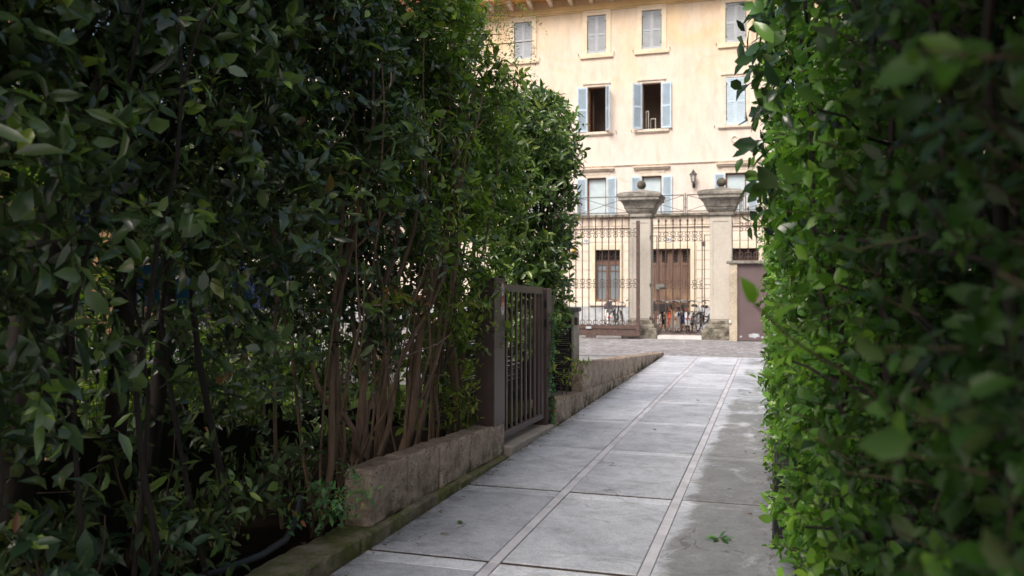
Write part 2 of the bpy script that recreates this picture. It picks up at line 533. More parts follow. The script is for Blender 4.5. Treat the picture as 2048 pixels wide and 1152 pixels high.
M['leaf_fern'] = leaf_mat('feathery_leaf', [(0, G(.09,.14,.035)), (.6, G(.15,.20,.05)), (1, G(.24,.26,.07))], .5, .45)
M['leaf_nand'] = leaf_mat('small_shrub_leaf', [(0, G(.055,.15,.06)), (.6, G(.11,.26,.10)), (.95, G(.19,.38,.11)), (1, G(.45,.15,.05))], .36, .3, .7)
M['leaf_yel'] = leaf_mat('yellow_green_leaf', [(0, G(.07,.12,.02)), (.5, G(.14,.20,.03)), (1, G(.26,.27,.04))], .45, .4)
M['leaf_orange'] = leaf_mat('withered_orange_leaf', [(0, G(.20,.075,.015)), (1, G(.36,.17,.03))], .6, .35)
M['leaf_dead'] = leaf_mat('dead_leaf', [(0, G(.11,.06,.035)), (1, G(.28,.19,.12))], .7, .15)
M['bark'] = bark_mat('red_brown_bark', (.22,.145,.10))
M['bark_d'] = bark_mat('dark_bark', (.026,.019,.016))
M['twig'] = bark_mat('twig_bark', (.085,.06,.038), 30)

# ------------------------------------------------------------------ foliage tools
HI_T = np.array([(0,0,0),(.28,-.44,.05),(.32,0,-.01),(.28,.44,.05),(.64,-.40,.02),(.68,0,-.04),(.64,.40,.02),(1,0,-.14)], float)
HI_F = [(0,2,1),(0,3,2),(2,3,6,5),(1,2,5,4),(5,6,7),(4,5,7)]
LO_T = np.array([(0,0,0),(.45,-.48,.06),(.45,.48,.06),(1,0,-.08)], float)
LO_F = [(0,3,1),(0,2,3)]

def norm(a):
    return a/np.maximum(np.linalg.norm(a, axis=-1, keepdims=True), 1e-9)

def leaf_mesh(name, P, D, N, L, W, mat, parent, hi=True, rnd=None, off=None):
    n = len(P)
    T, F = (HI_T, HI_F) if hi else (LO_T, LO_F)
    D = norm(D); N = norm(N - D*np.sum(N*D, axis=1, keepdims=True)); S = np.cross(D, N)
    k = len(T)
    curl = RNG.uniform(.2, 2.2, n)
    tw = RNG.normal(0, .10, (n, k))
    a = T[None,:,0]*L[:,None]
    b = T[None,:,1]*W[:,None]
    c = T[None,:,2]*curl[:,None]*L[:,None] + tw*W[:,None]*.35*(T[None,:,0] > 0)
    V = P[:,None,:] + D[:,None,:]*a[:,:,None] + S[:,None,:]*b[:,:,None] + N[:,None,:]*c[:,:,None]
    if off is None and parent is not None:
        w = wloc(parent); off = (w.x, w.y, w.z)
    if off is not None:
        V = V - np.array(off)
    V = V.reshape(-1, 3)
    sizes = np.array([len(f) for f in F]); flat = np.concatenate([np.array(f) for f in F])
    loops = (np.arange(n)[:,None]*k + flat[None,:]).reshape(-1)
    tot = np.tile(sizes, n)
    start = np.concatenate([[0], np.cumsum(tot)[:-1]])
    me = bpy.data.meshes.new(name)
    me.vertices.add(len(V)); me.vertices.foreach_set('co', V.astype(np.float32).ravel())
    me.loops.add(len(loops)); me.loops.foreach_set('vertex_index', loops.astype(np.int32))
    me.polygons.add(len(tot)); me.polygons.foreach_set('loop_start', start.astype(np.int32))
    me.polygons.foreach_set('loop_total', tot.astype(np.int32))
    me.polygons.foreach_set('use_smooth', np.ones(len(tot), bool))
    me.update(calc_edges=True)
    at = me.attributes.new('rnd', 'FLOAT', 'FACE')
    r = RNG.random(n) if rnd is None else rnd
    at.data.foreach_set('value', np.repeat(r, len(F)).astype(np.float32))
    return link_mesh(name, me, mat, parent)

def twig_mesh(name, A, B, rad, mat, parent):
    """many thin three-sided twigs in one mesh (one plant's twigs)"""
    n = len(A)
    D = norm(B-A); U = norm(np.cross(D, np.array([.31,.2,.93]))); Wv = np.cross(D, U)
    vs = []
    for (P, r) in ((A, rad), (B, rad*.5)):
        for k in range(3):
            an = 2*PI*k/3
            vs.append(P + (U*math.cos(an)+Wv*math.sin(an))*r[:,None])
    V = np.stack(vs, axis=1).reshape(-1,3)
    w = wloc(parent); V = V - np.array((w.x,w.y,w.z))
    base = np.arange(n)[:,None]*6
    q = np.array([(0,1,4,3),(1,2,5,4),(2,0,3,5)])
    loops = (base[:,None,:]+q[None]).reshape(-1)
    nf = n*3
    me = bpy.data.meshes.new(name)
    me.vertices.add(len(V)); me.vertices.foreach_set('co', V.astype(np.float32).ravel())
    me.loops.add(len(loops)); me.loops.foreach_set('vertex_index', loops.astype(np.int32))
    me.polygons.add(nf); me.polygons.foreach_set('loop_start', (np.arange(nf)*4).astype(np.int32))
    me.polygons.foreach_set('loop_total', np.full(nf,4,np.int32))
    me.update(calc_edges=True)
    return link_mesh(name, me, mat, parent)

def sprays(O, D, Ls, m, leafL, leafW, up=.6, outv=(0,0,0), droop=.15, spread=.85, jit=.35):
    """leaves set alternately along each twig O + t*D*Ls"""
    n = len(O)
    D = norm(D)
    U = norm(np.cross(D, np.array([.05,.08,1.0]))); V = np.cross(U, D)
    t = (np.arange(m)[None,:]+RNG.uniform(.2,.8,(n,m)))/m
    t = .12+.88*t
    P = O[:,None,:] + D[:,None,:]*(t*Ls[:,None])[:,:,None]
    P = P - np.array([0,0,1.0])*(t**2*droop*Ls[:,None])[:,:,None]
    ph = np.arange(m)[None,:]*2.4 + RNG.uniform(0,6.28,(n,1)) + RNG.normal(0,.4,(n,m))
    side = U[:,None,:]*np.cos(ph)[:,:,None] + V[:,None,:]*np.sin(ph)[:,:,None]
    LD = D[:,None,:]*(1-spread*.6) + side*spread + RNG.normal(0,jit,(n,m,3)) - np.array([0,0,.10])
    LN = np.array([0,0,up]) + np.array(outv)*.55 + D[:,None,:]*.35 + RNG.normal(0,.42,(n,m,3))
    L = leafL*RNG.uniform(.55,1.3,(n,m)); W = L*leafW*RNG.uniform(.8,1.2,(n,m))
    return P.reshape(-1,3), LD.reshape(-1,3), LN.reshape(-1,3), L.ravel(), W.ravel()

class Noise3:
    def __init__(s, seed, lam=(.45,1.3), n=9):
        r = np.random.default_rng(seed)
        d = norm(r.normal(size=(n,3))); w = 2*PI/r.uniform(lam[0],lam[1],n)
        s.k = d*w[:,None]; s.p = r.uniform(0,6.28,n); s.n = n
    def __call__(s, P):
        return np.sin(P@s.k.T + s.p).sum(axis=1)/math.sqrt(s.n)

def stem(mb, p0, p1, r0, r1, wob=.06, n=7, sides=6, seed=0):
    rr = random.Random(seed)
    p0 = Vector(p0); p1 = Vector(p1)
    pts = []; rad = []
    ph1, ph2 = rr.uniform(0,6), rr.uniform(0,6)
    for i in range(n):
        t = i/(n-1)
        e = math.sin(PI*t)**.7 if 0 < t < 1 else 0
        q = p0.lerp(p1, t) + Vector((math.sin(ph1+t*6)*wob*e, math.sin(ph2+t*5)*wob*e, 0)) \
            + Vector((rr.uniform(-1,1), rr.uniform(-1,1), 0))*wob*.35*e
        pts.append(q); rad.append(r0+(r1-r0)*t)
    mb.tube(pts, rad, sides)
    return pts

# ------------------------------------------------------------------ setting: ground, path, street, yard, bed
mb = MB(); mb.quad((-300,-300,-.06),(300,-300,-.06),(300,300,-.06),(-300,300,-.06))
structure(mb.build('ground', M['soil']))

# path: slabs with raised edges set between narrow strips over a joint bed
jb = MB(); jb.box(-2.44,.42,-6,19.75,-.05,-.009)
path = structure(jb.build('path', M['grout']))
ys = [-6,-4.45,-2.6,-.75,1.1,2.95,4.8,6.6,8.4,10.22,12.1,13.95,16.0,18.1,19.72]
cols = [(-2.41,-1.62),(-1.55,-.74),(-.67,.12),(.13,.40)]
sl = MB()
rr = random.Random(3)
for a, b in zip(ys[:-1], ys[1:]):
    for (x0, x1) in cols:
        z = rr.uniform(-.002,.003)
        sl.box(x0+.004, x1-.004, a+.025, b-.190, -.04, z); sl.box(x0+.004, x1-.004, b-.184, b-.025, -.04, z-.0012)
slo = sl.build('slabs', M['path'], path, bevel=.004)
_at = slo.data.attributes.new('tone', 'FLOAT', 'FACE')
_tv = []
for p in slo.data.polygons:
    c = p.center
    i = max(k for k in range(len(ys)) if ys[k] <= c.y+1e-4); j = max(k for k in range(4) if cols[k][0]-.001 <= c.x)
    e = 1 if c.y > ys[min(i+1,len(ys)-1)]-.187 else 0
    _tv.append(random.Random(i*17+j*131+e*7).random()*(.72 if not e else .2) + e*.8)
_at.data.foreach_set('value', _tv)
st = MB()
for xc in (-1.585,-.705):
    for a, b in zip(ys[:-1], ys[1:]):
        st.box(xc-.034, xc+.034, a+.004, b-.004, -.04, rr.uniform(-.003,0))
st.build('strips', M['strip'], path, bevel=.003)

mb = MB()
mb.quad((-40,19.75,-.004),(40,19.75,-.004),(40,31.6,-.004),(-40,31.6,-.004))
structure(mb.build('street', M['cobble']))
mb = MB()
nx, ny = 6, 10
for i in range(ny):
    ya = 11.25+i*(20-11.25)/ny; yb = 11.25+(i+1)*(20-11.25)/ny
    za = .50-(ya-11.25)*.0571; zb = .50-(yb-11.25)*.0571
    mb.quad((-14,ya,za),(-2.62,ya,za),(-2.62,yb,zb),(-14,yb,zb))
mb.quad((-14,11.25,-.05),(-2.62,11.25,-.05),(-2.62,11.25,.5),(-14,11.25,.5))
structure(mb.build('yard_paving', M['cobble']))
# slot drain in the yard
dr = thing('slot_drain', 'dark slotted drain channel set in the cobbled yard', 'drain', (-3.6,17.4,.15))
zz = lambda y: .50-(y-11.25)*.0571
mb = MB(); mb.hexa([(-4.4,17.32,zz(17.32)-.05),(-3.0,17.55,zz(17.55)-.05),(-3.0,17.67,zz(17.67)-.05),(-4.4,17.44,zz(17.44)-.05)],
                   [(-4.4,17.32,zz(17.32)+.006),(-3.0,17.55,zz(17.55)+.006),(-3.0,17.67,zz(17.67)+.006),(-4.4,17.44,zz(17.44)+.006)])
mb.build('channel', M['grey_metal'], dr)
mb = MB()
for i in range(22):
    x = -4.36+i*.062; y = 17.327+(x+4.4)*.1643
    mb.hexa([(x,y,zz(y)),(x+.036,y+.006,zz(y)),(x+.036,y+.10,zz(y+.1)),(x,y+.094,zz(y+.1))],
            [(x,y,zz(y)+.010),(x+.036,y+.006,zz(y)+.010),(x+.036,y+.10,zz(y+.1)+.010),(x,y+.094,zz(y+.1)+.010)])
mb.build('slots', M['black'], dr)

# planting bed behind the kerb, garden lawn beyond the wire fence
mb = MB()
NY, NX = 44, 10
g = []
for i in range(NY+1):
    y = -2+i*(9.6/NY)
    for j in range(NX+1):
        x = -2.53-j*(1.55/NX)
        front = .08 if y < 4.9 else min(.08+(y-4.9)*.25, .24 if y < 6 else .24-(y-6)*.02)
        z = front + .06*min(1,(j/NX)*1.6) + .02*math.sin(x*13+y*7)+.015*math.sin(y*19-x*5)
        if j < 2: z = min(z, .07)-.02*(j == 0)
        g.append((x,y,z))
f = [(i*(NX+1)+j, (i+1)*(NX+1)+j, (i+1)*(NX+1)+j+1, i*(NX+1)+j+1) for i in range(NY) for j in range(NX)]
mb.add(g, [tuple(reversed(q)) for q in f], 0, True)
structure(mb.build('soil_bed', M['soil']))
mb = MB(); mb.quad((-40,-14,.20),(-4.0,-14,.20),(-4.0,11.24,.20),(-40,11.24,.20))
mb.quad((-4.0,7.6,.20),(-2.62,7.6,.20),(-2.62,11.24,.20),(-4.0,11.24,.20))
structure(mb.build('garden_ground', M['lawn']))

# ------------------------------------------------------------------ kerbs, low walls and doorstep
def kerb(name, label, segs, xf, xb, mat, zt, zb, rough=.006, cat='kerb', gap=.008, bev=.012, xfj=0):
    """row of stones along Y; zt/zb give top and bottom heights at y"""
    mb = MB(); rr = random.Random(len(label))
    for a, b in segs:
        j = rr.uniform(-xfj, xfj); dz = rr.uniform(-xfj, xfj)*.7
        mb.hexa([(xb,a+gap,zb(a)),(xf+j,a+gap,zb(a)),(xf+j,b-gap,zb(b)),(xb,b-gap,zb(b))],
                [(xb,a+gap,zt(a)+dz),(xf+j,a+gap,zt(a)+dz),(xf+j,b-gap,zt(b)+dz),(xb,b-gap,zt(b)+dz)])
    o = mb.build(name, mat, None, bevel=bev, rough=rough, cuts=5, segs=1)
    for p in o.data.polygons: p.use_smooth = False
    return tag(o, label, cat)

lin = lambda y0, z0, y1, z1: (lambda y: z0+(z1-z0)*(y-y0)/(y1-y0))
kerb('mossy_kerb', 'low mossy stone kerb between the planting bed and the near path', [(-1,.4),(.4,1.6),(1.6,2.8),(2.8,3.72),(3.72,4.72),(4.72,5.5),(5.5,6.4),(6.4,7.7)],
     -2.415, -2.69, M['moss'], lin(4.1,.105,7.73,.03), lambda y: -.08, .009, xfj=.008, bev=.018, gap=.012)
kerb('low_stone_wall', 'rough brown tufa block wall below the bare hedge stems', [(4.93,5.51),(5.51,6.14),(6.14,7.78)],
     -2.475, -2.66, M['tufa'], lin(4.92,.465,7.73,.325), lin(4.92,.082,7.73,.022), .010, 'wall', .011, .016, .012)
kerb('footing_course', 'short rough tufa footing between the garden gate and the yard wall', [(9.60,10.6),(10.6,11.6),(11.6,12.8),(12.8,14.2),(14.2,15.6)],
     -2.42, -2.75, M['tufa'], lin(9.56,.285,15.6,.03), lambda y: -.08, .009, 'kerb', .003, .02, .006)
kerb('yard_wall', 'tapering tufa retaining wall along the cobbled yard beside the path', [(11.28,12.6),(12.6,13.9),(13.9,15.2),(15.2,16.5),(16.5,17.8),(17.8,19.0),(19.0,20.1)],
     -2.455, -2.68, M['tufa'], lin(11.3,.572,20.1,.055), lambda y: max(-.08, .15-(y-11.3)*.037), .011, 'wall', .003, .02, .006)
mb = MB()
mb.hexa([(-2.78,7.80,-.05),(-2.405,7.80,-.05),(-2.405,9.56,-.05),(-2.78,9.56,-.05)],[(-2.78,7.80,.085),(-2.405,7.80,.085),(-2.405,9.56,.035),(-2.78,9.56,.035)])
tag(mb.build('doorstep', M['step'], bevel=.01), 'pale stone doorstep under the brown garden gate', 'step')

# ------------------------------------------------------------------ garden gate
gg = thing('garden_gate', 'brown steel garden gate with vertical bars between two posts', 'gate', (-2.56,7.5,.33))
mb = MB(); mb.box(-2.66,-2.47,7.47,7.80,.32,1.69)
post = mb.build('gate_post', M['gate'], gg, bevel=.006)
mb = MB(); mb.box(-2.667,-2.463,7.462,7.808,1.69,1.702); mb.build('post_cap', M['gate'], post, bevel=.003)
mb = MB(); mb.box(-2.664,-2.466,7.466,7.804,1.205,1.211); mb.build('post_seam', M['black'], post)
# stickers on the path-facing face near the gate edge (X = -2.47)
def disc_x(mb, x, cy, cz, ry, rz, n=28, top=None, bot=None):
    pts = [(x, cy+ry*math.cos(2*PI*k/n), cz+rz*math.sin(2*PI*k/n)) for k in range(n)]
    mb.add(pts, [tuple(range(n))])
mb = MB(); disc_x(mb, -2.4685, 7.72, 1.595, .056, .072); s1 = mb.build('sign_ring', M['red'], post)
mb = MB(); disc_x(mb, -2.4672, 7.72, 1.595, .043, .057); mb.build('sign_face', M['white'], s1)
mb = MB()
def poly_x(mb, x, pts): mb.add([(x, a, b) for a, b in pts], [tuple(range(len(pts)))])
poly_x(mb, -2.4662, [(7.705,1.588),(7.722,1.580),(7.742,1.632),(7.730,1.640),(7.716,1.625)])
poly_x(mb, -2.4662, [(7.722,1.584),(7.752,1.578),(7.755,1.590),(7.724,1.598)])
poly_x(mb, -2.4662, [(7.742,1.560),(7.750,1.560),(7.752,1.580),(7.744,1.580)])
mb.build('sign_pictogram', M['text_blue'], s1)
mb = MB(); disc_x(mb, -2.4685, 7.72, 1.435, .056, .082); s2 = mb.build('notice_plate', M['white'], post)
mb = MB(); poly_x(mb, -2.4672, [(7.72+.056*math.cos(a),1.435+.082*math.sin(a)) for a in np.linspace(0,PI,16)]); mb.build('notice_red_half', M['red'], s2)
mb = MB()
for cz, hw in ((1.468,.030),(1.455,.034),(1.443,.030)): poly_x(mb, -2.4662, [(7.72-hw,cz-.003),(7.72+hw,cz-.003),(7.72+hw,cz+.003),(7.72-hw,cz+.003)])
for k in range(3):
    a = PI/2+k*2*PI/3
mb.build('notice_print', M['white'], s2)
mb = MB()
for cz, hw in ((1.420,.026),(1.410,.022)): poly_x(mb, -2.4672, [(7.72-hw,cz-.003),(7.72+hw,cz-.003),(7.72+hw,cz+.003),(7.72-hw,cz+.003)])
mb.build('notice_small_print', M['red'], s2)
mb = MB(); mb.box(-2.64,-2.47,9.38,9.60,.02,1.60)
p2 = mb.build('gate_post', M['gate'], gg, bevel=.006)
for z0_, z1_ in ((1.38,1.46),(1.16,1.25)):
    mb = MB(); mb.box(-2.50,-2.468,9.372,9.378,z0_,z1_); mb.build('hinge', M['black'], p2)
lf = MB()
lz = lambda y: 1.655-(y-7.83)*.03
lb = lambda y: .155-(y-7.83)*.022
x0, x1 = -2.545, -2.495
lf.hexa([(x0,7.83,lz(7.83)-.075),(x1,7.83,lz(7.83)-.075),(x1,9.35,lz(9.35)-.075),(x0,9.35,lz(9.35)-.075)],[(x0,7.83,lz(7.83)),(x1,7.83,lz(7.83)),(x1,9.35,lz(9.35)),(x0,9.35,lz(9.35))])
lf.hexa([(x0,7.83,lb(7.83)),(x1,7.83,lb(7.83)),(x1,9.35,lb(9.35)),(x0,9.35,lb(9.35))],[(x0,7.83,lb(7.83)+.06),(x1,7.83,lb(7.83)+.06),(x1,9.35,lb(9.35)+.06),(x0,9.35,lb(9.35)+.06)])
lf.box(x0,x1,9.25,9.35,lb(9.3)+.058,lz(9.3)-.07)
lf.box(x0,x1,7.83,7.87,lb(7.85)+.058,lz(7.85)-.07)
leafg = lf.build('gate_leaf', M['gate'], gg, bevel=.004)
for k in range(8):
    y = 7.97+k*.172
    mb = MB(); mb.box(-2.530,-2.510,y,y+.045,lb(y)+.05,lz(y)-.06)
    mb.build('bar', M['gate'], leafg, bevel=.002)
# ribbed screens
def ribbed(name, label, a, b, z0, z1, pitch, mat):
    t = thing(name, label, 'screen', ((a[0]+b[0])/2,(a[1]+b[1])/2,z0))
    mb = MB(); n = int((z1-z0)/pitch)
    rr = random.Random(n)
    for k in range(n):
        z = z0+(k+.5)*pitch
        pts = [(a[0]+(b[0]-a[0])*q, a[1]+(b[1]-a[1])*q, z+rr.uniform(-.003,.003)) for q in (0,.2,.4,.6,.8,1)]
        mb.tube(pts, pitch*.46, 6)
    mb.build('ribs', mat, t)
    for q in (0,.5,1):
        x = a[0]+(b[0]-a[0])*q; y = a[1]+(b[1]-a[1])*q
        mb = MB(); mb.box(x-.018,x+.018,y-.018+.03,y+.018+.03,z0-.25,z1+.04); mb.build('stake', M['black'], t)
    return t
ribbed('reed_screen', 'dark ribbed reed screen seen through the garden gate bars', (-3.35,7.9),(-3.05,11.0),.2,1.22,.026,M['reed'])
ribbed('reed_screen', 'black ribbed screen standing between the gate ivy and the cream pier', (-3.05,11.0),(-2.585,11.02),.16,1.25,.026,M['reed'])
cp = thing('cream_pier', 'slim cream rendered pier beside the black ribbed screen', 'pier', (-2.8,11.75,.45))
mb = MB(); mb.box(-2.98,-2.64,11.5,11.84,.4,1.26); mb.build('shaft', M['cream'], cp, bevel=.01)
mb = MB(); mb.box(-3.01,-2.615,11.47,11.87,1.26,1.32); mb.build('cap', M['capital'], cp, bevel=.01)
mb = MB(); mb.box(-2.64,-2.60,11.52,11.62,1.08,1.18); mb.build('bracket', M['iron'], cp, bevel=.004)
mail = thing('mailbox', 'small black letterbox with a sloped lid behind the gate post', 'mailbox', (-2.58,9.75,1.35))
mb = MB(); mb.box(-2.60,-2.49,9.64,9.80,1.30,1.50); mb.build('box', M['black'], mail, bevel=.006)
mb = MB(); mb.hexa([(-2.62,9.62,1.50),(-2.47,9.62,1.50),(-2.47,9.82,1.50),(-2.62,9.82,1.50)],[(-2.60,9.64,1.535),(-2.49,9.64,1.515),(-2.49,9.80,1.515),(-2.60,9.80,1.535)]); mb.build('lid', M['black'], mail)

# ------------------------------------------------------------------ right side planter edge
pl = thing('planter', 'black ribbed plastic planter trough at the foot of the clipped hedge', 'planter', (.12,6.4,0))
mb = MB(); mb.box(.015,.30,5.62,8.0,.0,.52)
for k in range(40): mb.box(.005,.016,5.66+k*.058,5.695+k*.058,.06,.50)
for k in range(5): mb.box(.03+k*.055,.06+k*.055,5.608,5.621,.06,.50)
mb.build('trough', M['black'], pl, bevel=.003)
mb = MB(); mb.box(-.008,.32,5.59,8.03,.0,.075); mb.build('foot_rim', M['black'], pl, bevel=.004)
mb = MB(); mb.box(.02,.055,8.2,10.4,-.01,.40)
tag(mb.build('timber_edging', mat_wood('edging_timber', (.26,.17,.11)), None, bevel=.004), 'brown timber edging board at the hedge foot past the planter', 'edging')

# ------------------------------------------------------------------ gate pillars
def pillar(label, cx):
    cy = 26.3
    t = thing('gate_pillar', label, 'gate pillar', (cx,cy,0), 'stone gate pillars')
    mb = MB(); mb.sq_lathe([(.545,-.05),(.545,.27),(.51,.30),(.50,.33)], cx, cy)
    b = mb.build('base', M['base'], t, bevel=.025, rough=.012, cuts=3)
    mb = MB(); mb.sq_lathe([(.47,.33),(.46,.38),(.42,.43),(.375,.45),(.375,.52),(.33,.56)], cx, cy); mb.build('base_moulding', M['base'], t, bevel=.012, rough=.006, cuts=2)
    mb = MB(); mb.sq_lathe([(.305,.56),(.305,3.72)], cx, cy)
    # raised border round a sunk panel on each face
    for sx, sy in ((0,-1),(1,0),(-1,0),(0,1)):
        def P(u, v, z): return (cx+(sx*u if sx else v), cy+(sy*u if sy else v), z)
        for (v0,v1,z0,z1) in ((-.305,-.225,.60,3.62),(.225,.305,.60,3.62),(-.225,.225,3.52,3.62),(-.225,.225,.60,.72)):
            a = [P(.304,v0,z0),P(.304,v1,z0),P(.322,v1,z0),P(.322,v0,z0)]
            b2 = [P(.304,v0,z1),P(.304,v1,z1),P(.322,v1,z1),P(.322,v0,z1)]
            mb.hexa(a, b2)
    mb.build('shaft', M['pillar'], t)
    mb = MB(); mb.sq_lathe([(.33,3.68),(.375,3.70),(.375,3.765),(.35,3.775),(.355,3.80),(.405,3.86),(.425,3.90),(.425,3.935),(.45,3.945),(.475,4.03),(.52,4.12),(.575,4.18),(.60,4.19),(.62,4.20),(.62,4.29),(.655,4.30),(.655,4.385),(.60,4.42)], cx, cy)
    mb.build('capital', M['capital'], t, bevel=.008, rough=.007, cuts=2)
    mb = MB(); mb.sq_lathe([(.60,4.425),(.10,4.54),(.07,4.58)], cx, cy); mb.build('cap_slope', M['capital'], t, cuts=2, rough=.006)
    mb = MB(); mb.lathe([(.001,-.14)]+[(.14*math.sin(PI*k/14), -.14*math.cos(PI*k/14)) for k in range(1,14)]+[(.001,.14)], (cx,cy,4.71), 24)
    mb.build('ball_finial', M['ball'], t)
    return t
pillar('left stone gate pillar with ball finial, behind the sliding gate post', -3.90)
pillar('right stone gate pillar with ball finial, beside the mauve metal door', -1.50)

# ------------------------------------------------------------------ wrought iron gates
def scroll_band(mb, xs, y, z, pitch, r=.0105):
    """pairs of C scrolls above and below a rail, between the bars"""
    for x in xs:
        for s in (1,-1):
            for q in (1,-1):
                pts = []
                for k in range(9):
                    a = PI*(.0+1.35*k/8)
                    rr_ = pitch*.36*(1-.075*k)
                    pts.append((x+q*(pitch*.48-rr_*math.sin(a)*1.0-.004), y, z+s*(.012+.06-rr_*.85*math.cos(a)+.02)))
                mb.tube(pts, r, 4, caps=False)
    return mb
def spear_bar(x, y, z0, z1, r=.0155):
    mb = MB()
    mb.tube([(x,y,z0),(x,y,z1-.20)], r, 6)
    mb.lathe([(r,-.2),(.028,-.19),(.028,-.175),(r,-.165),(r,-.13),(.038,-.085),(.028,-.05),(.002,.02)], (x,y,z1), 8)
    return mb
sg = thing('sliding_gate', 'wide wrought iron sliding gate with spear bars left of the pillars', 'gate', (-6.2,25.4,0))
mb = MB(); mb.box(-8.6,-3.80,25.36,25.44,.30,.42); mb.box(-8.6,-3.80,25.36,25.44,.09,.20); mb.box(-8.6,-3.85,25.385,25.415,.19,.31)
bb = mb.build('bottom_beam', M['iron'], sg, bevel=.004)
for x in (-5.3,-7.9):
    mb = MB(); mb.box(x-.15,x+.15,25.35,25.45,.03,.095); mb.build('roller', M['iron'], bb)
mb = MB(); mb.box(-5.45,-5.28,25.345,25.362,.29,.36); mb.build('bare_patch', M['peel'], bb, bevel=.003)
mb = MB(); mb.box(-3.92,-3.82,25.35,25.45,.09,3.54); mb.build('end_post', M['iron'], sg, bevel=.004)
xs = [-4.145-k*.2035 for k in range(22)]
for x in xs: spear_bar(x, 25.4, .42, 3.74).build('bar', M['iron'], sg)
for z in (3.19, 1.665):
    mb = MB(); mb.box(-8.6,-3.92,25.392,25.408,z-.010,z+.010); scroll_band(mb, [x-.1 for x in xs]+[-4.04], 25.4, z, .2)
    mb.build('scroll_band', M['iron'], sg)
mb = MB()
for x in [x-.1 for x in xs]+[-4.04]:
    for q in (1,-1):
        pts = [(x+q*(.095-.07*math.sin(PI*1.3*k/8)), 25.4, .42+.07-.07*math.cos(PI*1.3*k/8)) for k in range(9)]
        mb.tube(pts, .0105, 4, caps=False)
mb.build('bottom_scrolls', M['iron'], sg)

pg = thing('pedestrian_gate', 'narrow wrought iron gate between the two stone pillars', 'gate', (-2.7,26.0,0))
xs = [-3.335+k*.2155 for k in range(7)]
for x in xs: spear_bar(x, 26.0, .13, 3.64).build('bar', M['iron'], pg)
mb = MB(); mb.box(-3.35,-2.03,25.99,26.01,.13,.16)
for z in (3.10,1.63,3.12-.0):
    pass
mb.build('bottom_rail', M['iron'], pg)
for z in (3.09,1.63):
    mb = MB(); mb.box(-3.335,-2.042,25.992,26.008,z-.010,z+.010); scroll_band(mb, [x+.107 for x in xs[:-1]], 26.0, z, .2); mb.build('scroll_band', M['iron'], pg)
mb = MB()
for x in [x+.107 for x in xs[:-1]]:
    for q in (1,-1):
        pts = [(x+q*(.1-.075*math.sin(PI*1.3*k/8)), 26.0, .16+.08-.08*math.cos(PI*1.3*k/8)) for k in range(9)]
        mb.tube(pts, .0105, 4, caps=False)
mb.build('bottom_scrolls', M['iron'], pg)
mb = MB(); mb.box(-3.40,-3.375,25.98,26.01,.45,3.12); mb.box(-3.60,-3.375,25.985,26.005,3.10,3.125); mb.box(-3.60,-3.575,25.96,26.0,3.03,3.13); mb.box(-3.60,-3.40,25.985,26.005,1.60,1.62); mb.box(-3.60,-3.40,25.985,26.005,.60,.62)
mb.box(-3.605,-3.58,25.95,26.01,1.56,1.67); mb.box(-3.605,-3.58,25.95,26.01,.55,.67)
mb.build('hinge_frame', M['iron'], pg)
mb = MB(); mb.box(-1.985,-1.96,25.98,26.01,.58,3.13); mb.box(-1.96,-1.81,25.985,26.005,3.105,3.125); mb.box(-1.96,-1.81,25.985,26.005,1.62,1.64); mb.box(-1.96,-1.81,25.985,26.005,.58,.60); mb.box(-2.06,-1.95,25.97,26.01,2.78,2.92)
mb.build('latch_frame', M['iron'], pg)
mb = MB(); mb.box(-3.42,-3.15,25.93,26.03,1.49,1.64); lk = mb.build('lock_box', M['grey_metal'], pg, bevel=.006)
mb = MB(); mb.box(-3.30,-3.15,25.922,25.932,1.50,1.55); mb.build('lock_slot', M['black'], lk)
mb = MB(); mb.box(-3.36,-1.96,25.80,26.25,-.03,.10)
tag(mb.build('threshold', M['marble_step'], bevel=.008), 'white stone threshold under the pedestrian gate', 'step')

# wall and metal door right of the pillars
bw = thing('boundary_wall', 'cream boundary wall with stone coping right of the right pillar', 'wall', (-.2,25.5,0))
mb = MB(); mb.box(-1.22,-1.0,25.35,25.62,-.05,2.24); mb.build('pier', M['cream'], bw, bevel=.008)
mb = MB(); mb.box(-1.30,4.6,25.30,25.68,2.24,2.32); mb.build('coping', M['capital'], bw, bevel=.008)
mb = MB(); mb.box(.62,4.6,25.36,25.60,-.05,2.24); mb.build('wall', M['cream'], bw)
mb = MB(); mb.lathe([(.001,-.03),(.05,-.03),(.05,.03),(.001,.03)], (0,0,0), 12)
mb.v = [(-1.10+v[0]*.6-.1, 25.33+v[2], .55+v[1]) for v in mb.v]; mb.build('bell_socket', M['white'], bw)
md = thing('metal_door', 'mauve brown sheet metal door in the boundary wall, paint peeling at its foot', 'door', (-.2,25.45,0))
mb = MB(); mb.box(-.985,.61,25.42,25.47,.06,2.2); lf_ = mb.build('leaf', M['mdoor'], md, bevel=.004)
mb = MB(); mb.box(-1.0,-.955,25.40,25.48,.02,2.23); mb.box(.58,.62,25.40,25.48,.02,2.23); mb.box(-.955,.58,25.40,25.48,2.195,2.23); mb.box(-.955,.58,25.41,25.48,.02,.07); mb.build('frame', M['mdoor'], md, bevel=.003)
rr = random.Random(5)
mb = MB()
def blob(cx, cz, rx, rz, n=16):
    mb.add([(cx+rx*math.cos(2*PI*k/n)*rr.uniform(.7,1.1), 25.4165, cz+rz*math.sin(2*PI*k/n)*rr.uniform(.6,1.1)) for k in range(n)], [tuple(range(n))])
blob(-.55,.16,.17,.08); blob(-.90,.13,.04,.03); blob(-.3,.12,.05,.03)
mb.build('peeled_paint', M['peel'], lf_)
for z in (.6,1.8):
    mb = MB(); mb.tube([(-.985,25.40,z-.06),(-.985,25.40,z+.06)], .014, 8); mb.build('hinge', M['iron'], md)
